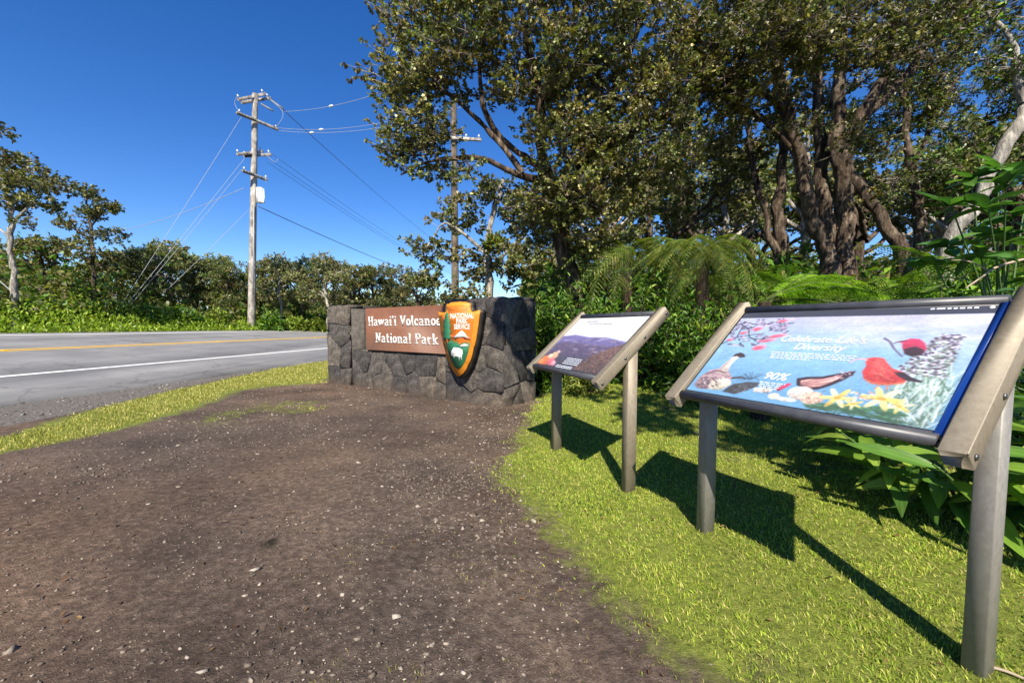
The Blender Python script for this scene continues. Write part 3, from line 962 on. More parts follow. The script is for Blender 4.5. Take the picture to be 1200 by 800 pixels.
def paint_wildlife():
    p = Print(420, 290); U, Vv = p.U, p.Vv; r_ = np.random.default_rng(8)
    top = np.array([186, 180, 218.]); midc = np.array([136, 186, 222.]); low = np.array([96, 158, 208.])
    t = np.clip(Vv * 1.25 - .1 + .1 * (1 - U), 0, 1)[..., None]
    p.C = np.where(t < .5, top + (midc - top) * t * 2, midc + (low - midc) * (t * 2 - 1))
    cl = fbm(U * 5 + Vv * 3, Vv * 14, 2) - .42
    p.put(np.clip(cl * 3, 0, .6) * sstep(U, .15, .9) * (1 - sstep(Vv, .25, .5)), (216, 212, 238))
    p.put(sstep(U, .80, 1) * .35 * (1 - sstep(Vv, .5, .8)), (190, 205, 240))
    # blossoming branch, upper corner
    for P in ([(0, .42), (.06, .33), (.12, .30), (.20, .27)], [(.02, .15), (.09, .22), (.14, .33), (.22, .34), (.30, .28)], [(.03, .12), (.12, .16), (.19, .15), (.27, .11)], [(.06, .33), (.05, .22)], [(.14, .33), (.21, .38)]):
        p.line(P, .007, (52, 44, 70))
    for k in range(520):
        u, v = r_.uniform(0, .31), r_.uniform(.09, .44)
        if v > .48 - .8 * abs(u - .12) or fbm(u * 26, v * 18, 4, 2) < .36: continue
        p.blob(u, v, r_.uniform(.005, .014), r_.uniform(.004, .008), [(70, 62, 92), (112, 100, 140), (150, 132, 172), (206, 180, 214)][r_.integers(4)], r_.uniform(-.8, .8))
    for u, v, ru, rv in ((.225, .445, .036, .034), (.145, .215, .028, .03), (.275, .30, .045, .024), (.24, .36, .045, .020), (.25, .115, .028, .02), (.08, .27, .022, .02), (.03, .36, .02, .02)):
        p.blob(u, v, ru, rv, (232, 138, 170), -.3, soft=.012, var=.15); p.blob(u - .003, v + .004, ru * .6, rv * .55, (222, 78, 112), -.3, soft=.012)
    # speckles in the sky
    for k in range(90):
        p.blob(r_.uniform(.05, .7), r_.uniform(.5, .9), .0022, .0022, (60, 100, 140), a=.7)
    # goose
    p.poly([(.02, .93), (.02, .84), (.05, .75), (.09, .72), (.16, .74), (.20, .80), (.215, .87), (.19, .94), (.06, .97)], (168, 134, 146), .01, .25, rag=.008)
    p.poly([(.095, .77), (.10, .69), (.115, .61), (.125, .56), (.15, .545), (.165, .56), (.150, .60), (.145, .66), (.155, .74), (.16, .79)], (226, 204, 196), .006, .12)
    p.poly([(.118, .575), (.125, .535), (.148, .515), (.172, .53), (.192, .565), (.165, .575), (.14, .56)], (52, 38, 52), .004)
    p.poly([(.10, .86), (.15, .82), (.20, .83), (.22, .88), (.19, .95), (.12, .96)], (222, 212, 188), .008, .2)
    for k in range(36): p.blob(.03 + r_.uniform(0, .12), r_.uniform(.82, .95), .008, .004, (60, 48, 62), r_.uniform(-.6, .6))
    for k in range(12): p.blob(.03 + r_.uniform(0, .12), r_.uniform(.84, .95), .007, .005, (236, 226, 226), r_.uniform(-.6, .6))
    p.line([(.105, .76), (.112, .68), (.122, .60)], .010, (176, 140, 140)); p.line([(.135, .70), (.14, .63), (.15, .58)], .008, (244, 232, 224)); p.line([(.04, .80), (.09, .75), (.15, .76)], .014, (118, 88, 100))
    for k in range(30): p.line([(.04 + r_.uniform(0, .13), .78 + r_.uniform(0, .14)), (.05 + r_.uniform(0, .14), .80 + r_.uniform(0, .14))], .003, [(96, 70, 82), (214, 190, 184)][k % 2], a=.6)
    p.line([(.20, .81), (.25, .79), (.27, .80)], .014, (70, 52, 58)); p.line([(.26, .80), (.31, .78), (.34, .80)], .004, (52, 60, 70))
    for k in range(26):
        a = r_.uniform(2.6, 6.0); p.line([(.30, .80), (.30 + .07 * math.cos(a), .80 + .08 * math.sin(a))], .0028, (58, 88, 120), a=.8)
    # dark speckled bird
    p.poly([(.20, .96), (.23, .87), (.29, .83), (.345, .82), (.355, .85), (.32, .91), (.27, .97)], (62, 64, 74), .006, .4, rag=.006)
    for k in range(40): p.blob(.24 + r_.uniform(0, .09), r_.uniform(.85, .95), .003, .002, (150, 146, 150))
    p.poly([(.34, .88), (.39, .86), (.43, .87), (.42, .91), (.35, .92)], (226, 214, 206), .006, .2)
    for k in range(10): p.blob(.38 + r_.uniform(0, .045), r_.uniform(.86, .91), .004, .003, (58, 50, 60))
    # small red bird
    p.poly([(.435, .87), (.45, .83), (.475, .79), (.49, .80), (.475, .84), (.455, .88)], (196, 40, 84), .004, .2); p.blob(.45, .93, .025, .03, (232, 214, 196), soft=.01)
    p.blob(.50, .945, .05, .018, (236, 230, 218), soft=.008, var=.2)
    # butterfly
    p.poly([(.51, .80), (.495, .74), (.53, .715), (.585, .70), (.64, .655), (.69, .62), (.69, .66), (.665, .72), (.635, .775), (.60, .82), (.56, .835)], (48, 28, 46), .005, .1)
    p.poly([(.525, .795), (.515, .755), (.545, .735), (.60, .715), (.645, .675), (.655, .69), (.63, .745), (.60, .79), (.565, .815)], (238, 172, 164), .006, .16)
    for P in ([(.525, .79), (.60, .735), (.65, .68)], [(.53, .80), (.60, .765), (.63, .74)], [(.525, .775), (.57, .735), (.60, .715)], [(.54, .81), (.58, .80), (.605, .79)]): p.line(P, .005, (120, 62, 76))
    for k in range(34): p.blob(r_.uniform(.63, .685), r_.uniform(.625, .72), .0035, .003, (236, 214, 220) if k % 2 else (206, 150, 160))
    p.blob(.545, .87, .052, .062, (236, 224, 214), soft=.006, var=.2); p.blob(.60, .90, .045, .06, (222, 182, 160), soft=.008, var=.25)
    for k in range(44): p.blob(r_.uniform(.50, .63), r_.uniform(.82, .94), .004, .003, [(92, 66, 66), (206, 150, 130), (250, 240, 232)][k % 3], r_.uniform(-1, 1))
    # grasses and silver spikes
    p.poly([(.83, 1), (.82, .74), (.85, .55), (.88, .42), (.915, .36), (.95, .40), (.965, .6), (.985, .8), (.985, 1)], (132, 164, 150), .03, .35, rag=.02, a=.85)
    for k in range(260):
        u0, v0 = r_.uniform(.84, .985), r_.uniform(.60, 1.0); a = -math.pi / 2 + r_.normal(0, .5); l = r_.uniform(.05, .16)
        p.line([(u0, v0), (u0 + l * .45 * math.cos(a), v0 + l * math.sin(a))], .004, [(226, 236, 230), (176, 204, 190), (70, 108, 84), (150, 186, 196), (206, 222, 232)][r_.integers(5)])
    for k in range(720):
        v = r_.uniform(.262, .62); c_ = .915 - .10 * (v - .27); w = .032 + .12 * (v - .25); u = c_ + r_.uniform(-1, 1) * w
        p.blob(u, v, .0062, .0045, [(84, 62, 96), (206, 196, 222), (224, 232, 240), (122, 132, 118), (66, 44, 80)][r_.integers(5)], r_.uniform(-.5, .5))
    # leaves and flowers below
    for P in ([(.62, .94), (.74, .90), (.82, .92), (.80, .97), (.70, .975)], [(.78, .90), (.86, .88), (.92, .93), (.86, .97)], [(.58, .96), (.66, .94), (.70, .985), (.60, .985)], [(.72, .985), (.84, .955), (.95, .985)]):
        p.poly(P, (58, 112, 82), .008, .3)
    for k in range(14): p.line([(r_.uniform(.6, .95), 1.0), (r_.uniform(.6, .95), r_.uniform(.88, .95))], .004, (40, 84, 62))
    for (fu, fv, s_) in ((.685, .87, .055), (.82, .83, .06), (.88, .87, .035), (.745, .90, .03)):
        for k in range(6):
            a = k * math.pi / 3 + fu * 9
            p.blob(fu + s_ * .55 * math.cos(a), fv + s_ * .8 * math.sin(a), s_ * .6, s_ * .28, [(246, 222, 128), (250, 236, 176), (240, 204, 96)][k % 3], math.atan2(math.sin(a), math.cos(a)), soft=.006, var=.1)
        p.blob(fu, fv, s_ * .25, s_ * .25, (226, 160, 60))
    for k in range(30): p.blob(r_.uniform(.70, .80), r_.uniform(.78, .86), .006, .005, [(238, 200, 176), (232, 150, 120), (250, 238, 220)][k % 3])
    # upper bird
    p.line([(.715, .30), (.745, .34), (.77, .40), (.81, .47)], .010, (110, 96, 132))
    p.poly([(.765, .335), (.785, .32), (.805, .30), (.83, .305), (.852, .34), (.866, .39), (.862, .44), (.835, .455), (.81, .44), (.792, .385), (.785, .345)], (206, 40, 88), .005, .2)
    p.poly([(.80, .40), (.83, .37), (.86, .40), (.862, .445), (.835, .462), (.812, .445)], (54, 26, 50), .006, .2); p.line([(.795, .325), (.775, .33), (.758, .35)], .006, (60, 40, 52))
    # scarlet bird with a curved bill
    p.poly([(.70, .50), (.725, .485), (.755, .49), (.775, .53), (.80, .575), (.84, .60), (.865, .645), (.855, .69), (.81, .715), (.765, .715), (.73, .68), (.712, .62), (.715, .57), (.705, .535)], (228, 52, 58), .005, .16)
    p.poly([(.73, .68), (.765, .70), (.82, .70), (.858, .67), (.85, .70), (.80, .725), (.76, .72)], (236, 108, 66), .012, .15, a=.7)
    p.line([(.708, .515), (.685, .505), (.665, .52), (.652, .55)], .009, (240, 170, 180)); p.blob(.728, .512, .0045, .0045, (30, 16, 20))
    p.poly([(.81, .605), (.84, .60), (.872, .64), (.905, .66), (.903, .672), (.865, .668), (.835, .645)], (44, 30, 48), .004)
    p.poly([(.735, .505), (.755, .505), (.77, .55), (.80, .60), (.79, .63), (.75, .60), (.735, .56)], (244, 110, 104), .03, .15, a=.55)
    p.poly([(.76, .64), (.80, .62), (.845, .65), (.83, .68), (.79, .68)], (176, 30, 44), .02, .3, a=.6)
    for k in range(40): p.line([(.735 + r_.uniform(0, .09), .56 + r_.uniform(0, .12)), (.742 + r_.uniform(0, .09), .575 + r_.uniform(0, .12))], .0025, [(250, 130, 110), (170, 26, 40)][k % 2], a=.5)
    p.line([(.79, .715), (.785, .76)], .006, (226, 110, 96)); p.line([(.815, .715), (.82, .76)], .006, (226, 110, 96))
    # header strip
    p.put((Vv < .072) * 1.0, (44, 50, 74))
    return p


def paint_canyon():
    p = Print(230, 150); U, Vv = p.U, p.Vv; r_ = np.random.default_rng(3)
    p.C = np.ones((p.ny, p.nx, 3)) * np.array([236, 238, 244.]); p.put(sstep(U, .5, 1) * sstep(Vv, .05, .35) * .6, (196, 214, 240))
    p.poly([(0, .40), (.2, .36), (.45, .40), (.7, .39), (1, .46), (1, 1), (0, 1)], (104, 96, 156), .03, .2)
    p.poly([(0, .55), (.3, .50), (.6, .55), (1, .55), (1, 1), (0, 1)], (84, 70, 108), .06, .4, rag=.03)
    for k in range(46): p.blob(r_.uniform(.05, .95), r_.uniform(.40, .75), r_.uniform(.02, .06), r_.uniform(.004, .012), [(190, 176, 214), (70, 58, 92), (128, 104, 128), (150, 120, 132)][r_.integers(4)], r_.uniform(-.2, .1), soft=.01, a=.7)
    p.poly([(.62, 1), (.74, .72), (.9, .56), (1, .48), (1, 1)], (106, 74, 70), .03, .6, rag=.03)
    for k in range(80): p.blob(r_.uniform(.66, 1), r_.uniform(.62, 1), .008, .008, [(140, 96, 84), (70, 50, 54), (168, 120, 96)][r_.integers(3)])
    p.poly([(.06, 1), (.16, .72), (.4, .80), (.62, .78), (.6, 1)], (64, 62, 84), .04, .3)
    for (u, v, s_, c_) in ((.10, .92, .10, (232, 112, 52)), (.18, .80, .07, (240, 176, 130)), (.22, .93, .08, (226, 96, 110)), (.12, .83, .05, (250, 206, 170)), (.28, .95, .05, (240, 150, 170)), (.05, .97, .07, (244, 130, 60)), (.19, .73, .035, (236, 190, 176))):
        p.blob(u, v, s_, s_ * .8, c_, .4, soft=.02, var=.2)
    return p


def bar_points(a0, a1, b_, n_, zc, r_, k=2):
    return [(a0 + (a1 - a0) * t, b_ * CT - n_ * STI, zc + b_ * STI + n_ * CT) for t in np.linspace(0, 1, k)]


def wayside(label, x, y, yaw, paint, metal, leg_metal, texts, name='interpretive_panel'):
    zb = float(gz(x, y)); zc = CAM_H - .118 - zb
    t = thing(name, label, 'information sign', (x, y, zb), yaw)
    Mt = Matrix(((1, 0, 0, 0), (0, CT, -STI, 0), (0, STI, CT, zc), (0, 0, 0, 1)))     # (across, up-slope, out) -> local
    MB().box((-PW / 2 - .02, -PH / 2, -.022), (PW / 2 + .02, PH / 2, .0), .003, Mt).build('panel', M_DARKBAR, t)
    pr = obj('print', paint.mesh('print', PW - .012, PH - .05), t); pr.matrix_local = Mt @ Matrix.Translation((-.006, 0, .003))
    MB().box((PW / 2 - .014, -PH / 2 + .01, .001), (PW / 2 + .012, PH / 2 - .01, .006), .001, Mt).build('reflection_strip', M_SKYREFL, t)  # strip coloured blue to imitate sky reflected in the dark panel edge
    for s_ in (1, -1):
        mb = MB(); pts = [Mt @ Vector((a_, s_ * (PH / 2 + .004), -.004)) for a_ in (-PW / 2 - .01, PW / 2 + .0)]
        mb.tube([tuple(q) for q in pts], .021, 12); mb.build('trim_bar', M_DARKBAR, t, True)
    for s_ in (-1, 1):
        c_ = s_ * (PW / 2 + .045)
        rail = MB().box((c_ - .033, -PH / 2 - .050, -.052), (c_ + .033, PH / 2 + .050, .020), .004, Mt).build('rail', metal, t)
        for bb in (-PH / 2 - .025, PH / 2 + .025, -.10, .10):
            p0 = Mt @ Vector((c_ + s_ * .032, bb, -.018)); p1 = Mt @ Vector((c_ + s_ * .038, bb, -.018))
            mb = MB(); mb.tube([tuple(p0), tuple(p1)], .009, 10); mb.build('bolt', M_BOLT, rail, True)
        # leg: top cut at the slope of the rail
        x0, x1 = c_ - .027, c_ + .027; y0, y1 = -.036, .042
        top = lambda yy: zc + (yy * STI / CT) - .050 / CT
        V = [(x0, y0, -.15), (x1, y0, -.15), (x1, y1, -.15), (x0, y1, -.15), (x0, y0, top(y0)), (x1, y0, top(y0)), (x1, y1, top(y1)), (x0, y1, top(y1))]
        # chamfered vertical edges
        bv = .004; ring = [(x0 + bv, y0), (x1 - bv, y0), (x1, y0 + bv), (x1, y1 - bv), (x1 - bv, y1), (x0 + bv, y1), (x0, y1 - bv), (x0, y0 + bv)]
        V = [(a_, b_, -.15) for a_, b_ in ring] + [(a_, b_, top(b_)) for a_, b_ in ring]
        Fs = [(i, (i + 1) % 8, 8 + (i + 1) % 8, 8 + i) for i in range(8)] + [tuple(range(8))[::-1], tuple(range(8, 16))]
        MB().add(V, Fs).build('leg', leg_metal, t)
    for body, u, v, size, kw, mt in texts:
        me = text_mesh(body, size, mt, 'printed_text', **kw)
        o = obj('printed_text', me, t); o.matrix_local = Mt @ Matrix.Translation(((u - .5) * PW, (.5 - v) * PH, .0048))
    return t, Mt


M_GREYTX = flat_mat('grey_ink', (.22, .22, .25)); M_PALETX = flat_mat('pale_ink', (.66, .70, .76))


def text_lines(t, Mt, rows, mat, name='text_lines'):
    """small print too fine to read: rows of short word dashes (u0, u1, v, height)"""
    rs = np.random.default_rng(12); mb = MB()
    for u0, u1, v, hgt in rows:
        u = u0
        while u < u1:
            w = min(rs.uniform(.008, .026), u1 - u)
            if w > .004:
                P = [Mt @ Vector(((a_ - .5) * PW, (.5 - b_) * PH, .0046)) for a_, b_ in ((u, v + hgt), (u + w, v + hgt), (u + w, v), (u, v))]
                mb.add([tuple(q) for q in P], [(0, 1, 2, 3)])
            u += w + .006
    tag(mb.build(name, mat, t), kind='stuff')


bold = dict(shear=.25, offset=.0005, align='CENTER')
t1, Mt1 = wayside('wide bird and flower panel on two metal legs in the near lawn', 1.238, 1.701, R(-64.3), paint_wildlife(), M_METAL, M_GALV,
    [("Celebrate Life's", .475, .375, .052, bold, M_PALETX), ('Diversity', .49, .452, .052, bold, M_PALETX), ('90%', .395, .755, .058, bold, M_WHITE)])
text_lines(t1, Mt1, [(.30, .655, .487, .008), (.305, .66, .506, .008), (.31, .64, .525, .008), (.31, .49, .544, .008), (.345, .46, .785, .007), (.35, .455, .802, .007), (.35, .45, .819, .007), (.36, .44, .836, .007)], M_PALETX)
text_lines(t1, Mt1, [(.80, .935, .052, .012)], M_PALETX, 'header_text')
mb = MB(); mb.tube([tuple(Mt1 @ Vector(((.968 - .5) * PW, (.5 - .057) * PH, z))) for z in (.0035, .0046)], .0075, 14); mb.build('header_badge', M_WHITE, t1)
t2, Mt2 = wayside('smaller looking hillside and flower panel between the stone wall and the bird panel', .575, 3.157, R(-68.1), paint_canyon(), M_METAL, M_METAL, [])
text_lines(t2, Mt2, [(.18, .36, .10, .022), (.25, .60, .155, .016)], M_GREYTX)
text_lines(t2, Mt2, [(.26, .80, .22, .008), (.28, .82, .245, .008), (.28, .7, .27, .008)], flat_mat('faint_ink', (.55, .56, .60)), 'faint_text')
text_lines(t2, Mt2, [(.42, .66, v, .012) for v in (.79, .82, .85, .88)] + [(.36, .62, v, .012) for v in (.925, .95)], M_PALETX, 'caption_text')

# ------------------------------------------------------------------ foliage tools
def unit(v): return v / np.maximum(np.linalg.norm(v, axis=-1, keepdims=True), 1e-9)


LEAF6 = np.array([(0, 0, 0), (.30, .46, .10), (.74, .42, .10), (1, 0, -.06), (.74, -.42, .10), (.30, -.46, .10)])
LEAF4 = np.array([(0, 0, 0), (.48, .5, .10), (1, 0, -.05), (.48, -.5, .10)])
LANCE = np.array([(0, 0, 0), (.28, .46, .12), (.65, .34, .02), (1, 0, -.22), (.65, -.34, .02), (.28, -.46, .12)])


def leaves(P, D, L, W, rs, shape=LEAF6, up=.9):
    """one leaf at each point P along D; returns V, quads"""
    n = len(P); D = unit(D)
    ref = np.array([0, 0, 1.0]) * up + rs.normal(0, .55, (n, 3))
    S = unit(np.cross(D, ref)); N = np.cross(S, D)
    N = np.where(N[:, 2:3] < 0, -N, N)
    L = np.broadcast_to(L, (n,))[:, None, None]; W = np.broadcast_to(W, (n,))[:, None, None]
    k = len(shape)
    V = P[:, None] + D[:, None] * shape[None, :, :1] * L + S[:, None] * shape[None, :, 1:2] * W + N[:, None] * shape[None, :, 2:3] * L
    b_ = (np.arange(n) * k)[:, None]
    if k == 6: Q = np.concatenate([b_ + [0, 1, 2, 3], b_ + [0, 3, 4, 5]])
    else: Q = b_ + [0, 1, 2, 3]
    return V.reshape(-1, 3), Q


def palette(n, k, cols, wts, rs, var=.22):
    """a colour for each of n leaves, repeated over the k vertices of a leaf"""
    cols = np.array(cols); c = cols[rs.choice(len(cols), n, p=np.array(wts) / sum(wts))]
    c = c * (1 + rs.uniform(-var, var, (n, 1)))
    return np.repeat(c, k, 0)


OHIA = [(.080, .090, .024), (.14, .145, .042), (.21, .20, .066), (.33, .30, .11), (.11, .07, .04)]
OHIA_W = [.32, .34, .20, .08, .06]
LUSH = [(.040, .10, .012), (.085, .185, .018), (.16, .28, .026), (.28, .37, .04)]
LUSH_W = [.30, .36, .24, .10]
OLIVE = [(.07, .08, .022), (.115, .12, .034), (.17, .165, .05), (.095, .075, .03)]
OLIVE_W = [.34, .38, .20, .08]


def prisms(A, B, ra, rb):
    n = len(A); T = unit(B - A); U = unit(np.cross(T, np.array([.3, .2, 1.0]))); W = np.cross(T, U)
    ra = np.broadcast_to(ra, (n,))[:, None]; rb = np.broadcast_to(rb, (n,))[:, None]; V = []
    for P, r_ in ((A, ra), (B, rb)):
        for a_ in (0, 2.094, 4.189): V.append(P + r_ * (math.cos(a_) * U + math.sin(a_) * W))
    V = np.stack(V, 1).reshape(-1, 3); b_ = (np.arange(n) * 6)[:, None]
    return V, np.concatenate([b_ + [0, 1, 4, 3], b_ + [1, 2, 5, 4], b_ + [2, 0, 3, 5]])


def grow(root, limbs, blobs, ncl, rs, sub=12, nleaf=9, L=.06, W=.048, spread=.3, cols=OHIA, wts=OHIA_W, bark=None, shape=LEAF6,
         lmat=None, twig=.006, flat=.65, origin=None, wig=.05, sides=9, rmax=.05):
    """limbs: lists of (x,y,z,r); blobs: (x,y,z, rx,ry,rz, weight). Children of root: trunk, branches, crown"""
    o = np.array(origin if origin is not None else (0, 0, 0), float)
    bark = bark or M_BARK; lmat = lmat or M_LEAF
    Vs, Qs, n0 = [], [], 0; AP, AR = [], []
    for lb in limbs:
        lb = np.array(lb, float); lb[:, :3] -= o
        ln = np.linalg.norm(np.diff(lb[:, :3], axis=0), axis=1).sum(); m = max(6, int(ln / .16))
        P = smooth_path(lb, m); w = rs.normal(0, 1, (m, 3)); w = (w + np.roll(w, 1, 0) + np.roll(w, 2, 0)) / 3
        f = np.minimum(1, np.arange(m) / 3.0)[:, None]
        P[:, :3] += w * wig * f * np.minimum(1, P[:, 3:4] / .1 + .35)
        r_ = np.maximum(P[:, 3], .006) * (1 + .10 * rs.normal(0, 1, m) * (np.arange(m) > 0))
        V, Q = tube(P[:, :3], r_, sides)
        # flutes and knots
        nz = 1 + .10 * (np.sin(np.arange(len(V)) % sides * 2.4 + np.repeat(np.arange(m), sides) * .35) + rs.normal(0, .5, len(V)))
        c_ = np.repeat(P[:, :3], sides, 0); V = c_ + (V - c_) * nz[:, None]
        Vs.append(V); Qs.append(Q + n0); n0 += len(V); AP.append(P[max(1, m // 4):, :3]); AR.append(r_[max(1, m // 4):])
    tm = build_mesh('trunk', np.vstack(Vs), [np.vstack(Qs)], bark, None, True)
    obj('trunk', tm, root)
    AP = np.vstack(AP); AR = np.concatenate(AR)
    bl = np.array(blobs, float); bl[:, :3] -= o
    wt = bl[:, 6] / bl[:, 6].sum(); ids = rs.choice(len(bl), ncl, p=wt)
    d = unit(rs.normal(0, 1, (ncl, 3))) * (rs.uniform(0, 1, (ncl, 1)) ** .38)
    C = bl[ids, :3] + d * bl[ids, 3:6]
    dist = np.array([np.min(np.linalg.norm(AP - c, axis=1)) for c in C]); C = C[np.argsort(dist)]
    Vs, Qs, n0 = [], [], 0; cd = np.zeros((ncl, 3))
    for q, c in enumerate(C):
        dd = np.linalg.norm(AP - c, axis=1) + .9 * np.maximum(0, AP[:, 2] - c[2]) - .4 * np.minimum(AR, .1)
        k = int(np.argmin(dd)); p = AP[k]; ln = np.linalg.norm(c - p); m = 6
        r0 = min(AR[k] * .62, .007 + .011 * ln, rmax); t = np.linspace(0, 1, m)[:, None]
        ctrl = p * .45 + c * .55 + np.array([0, 0, -.10 * ln]) + rs.normal(0, .12 * ln, 3)
        path = (1 - t) ** 2 * p + 2 * t * (1 - t) * ctrl + t * t * c + rs.normal(0, .018 * ln + .003, (m, 3)) * (t > 0) * (t < 1)
        rr_ = np.linspace(max(r0, .005), .0045, m)
        V, Q = tube(path, rr_, 5); Vs.append(V); Qs.append(Q + n0); n0 += len(V)
        AP = np.vstack([AP, path[2:]]); AR = np.concatenate([AR, rr_[2:]]); cd[q] = path[-1] - path[-2]
    # twigs
    CI = np.repeat(np.arange(ncl), sub); base = C[CI]
    off = unit(rs.normal(0, 1, (ncl * sub, 3))) * rs.uniform(.35, 1, (ncl * sub, 1)) * spread; off[:, 2] *= flat
    tip = base + off + unit(cd)[CI] * spread * .25
    V, Q = prisms(base, tip, twig, twig * .5); Vs.append(V); Qs.append(Q + n0); n0 += len(V)
    tag(obj('branches', build_mesh('branches', np.vstack(Vs), [np.vstack(Qs)], M_TWIGBARK if bark is M_BARK else bark, None, True), root), kind='stuff')
    # leaf rosettes at the tips
    TI = np.repeat(np.arange(len(tip)), nleaf); nl = len(TI)
    ax = unit(off + np.array([0, 0, .35 * spread]))
    D = unit(ax[TI] * .55 + rs.normal(0, .75, (nl, 3)))
    P = tip[TI] - ax[TI] * rs.uniform(0, 1, (nl, 1)) * spread * .30
    sc = rs.uniform(.65, 1.25, nl)
    V, Q = leaves(P, D, L * sc, W * sc, rs, shape)
    pc = palette(nl, len(shape), cols, wts, rs)
    ct = rs.uniform(.62, 1.45, (ncl, 1)) * (1 + rs.uniform(-.14, .14, (ncl, 3)) * [1.2, .6, 1]); tt_ = rs.uniform(.8, 1.25, (ncl * sub, 1))
    pc = pc * np.repeat(ct[CI[TI]] * tt_[TI], len(shape), 0)
    obj('crown', build_mesh('crown', V, [Q], lmat, pc), root)
    return root


def pl(pts, d):
    """limb from pixels: (px, py, radius[, depth])"""
    return [(*at(p[0], p[1], p[3] if len(p) > 3 else d), p[2]) for p in pts]


def bl(px, py, d, rx, ry, rz, w=None):
    p = at(px, py, d); return (*p, rx, ry, rz, w if w is not None else rx * ry * rz + .25)


# ------------------------------------------------------------------ near trees on the right
rs = np.random.default_rng(101)
base = at(684, 400, 7.8); base[2] = gz(base[0], base[1])
t = thing('ohia_tree', 'big olive leaved tree overhanging the stone wall and the brown pole', 'tree', tuple(base), group='trees at the forest edge')
grow(t, [
    [(*base, .20)] + pl([(680, 360, .17, 7.7), (664, 300, .15, 7.5), (650, 240, .13, 7.3), (640, 205, .11, 7.1), (633, 130, .08, 6.9), (622, 60, .06, 6.7), (600, -30, .04, 6.4)], 7),
    pl([(643, 215, .08, 7.15), (610, 203, .06, 6.9), (566, 182, .045, 6.7), (531, 185, .032, 6.5), (500, 190, .02, 6.4), (470, 205, .01, 6.3)], 7),
    pl([(612, 203, .05, 6.9), (585, 165, .045, 6.8), (560, 140, .035, 6.7), (530, 117, .03, 6.6), (490, 90, .015, 6.5)], 7),
    pl([(640, 200, .07, 7.1), (600, 175, .05, 6.9), (570, 130, .04, 6.7), (555, 60, .03, 6.6), (520, 0, .02, 6.5)], 7),
    pl([(650, 240, .09, 7.3), (690, 180, .07, 7.2), (720, 110, .055, 7.0), (745, 40, .04, 6.8), (760, -40, .03, 6.6)], 7),
    pl([(690, 180, .05, 7.2), (745, 160, .04, 7.0), (800, 110, .03, 7.0), (830, 60, .02, 7)], 7),
    pl([(633, 130, .05, 6.9), (660, 70, .04, 6.7), (690, 0, .03, 6.5), (700, -60, .02, 6.3)], 7),
], [
    bl(490, 165, 6.4, .55, .6, .38, 1.4), bl(530, 195, 6.5, .40, .4, .14, .35), bl(470, 195, 6.3, .28, .3, .16, .25), bl(520, 55, 6.5, .95, .9, .62, 2.6), bl(480, 95, 6.4, .5, .6, .45, 1.0), bl(600, 50, 6.4, 1.1, 1.1, .75, 2.9), bl(580, -30, 6.4, 1.5, 1.2, .7, 2.4),
    bl(630, 115, 6.8, .6, .8, .5, 1.0), bl(690, 105, 6.9, .9, 1, .8, 2.6), bl(745, 45, 6.7, 1.1, 1.1, .9, 2.6), bl(700, -40, 6.3, 1.3, 1.2, .7, 2.0), bl(735, 190, 7.1, .75, .8, .55, 1.6),
    bl(665, 235, 6.9, .5, .6, .35, 1.2), bl(650, 165, 6.5, .6, .5, .45, 1.4), bl(700, 170, 6.6, .6, .5, .4, 1.3), bl(760, 120, 6.6, .7, .6, .5, 1.3), bl(690, 290, 7.2, .5, .5, .25, .7), bl(625, 235, 7.0, .35, .4, .2, .5), bl(700, 250, 7.4, .55, .6, .30, .9), bl(810, 90, 7.2, .85, .9, .9, 2.0), bl(790, 180, 7.4, .6, .7, .45, 1.0), bl(640, 270, 7.5, .45, .5, .25, .6),
], 640, rs, sub=13, nleaf=13, L=.049, W=.044, spread=.39, shape=LEAF4, twig=.0065, origin=base)

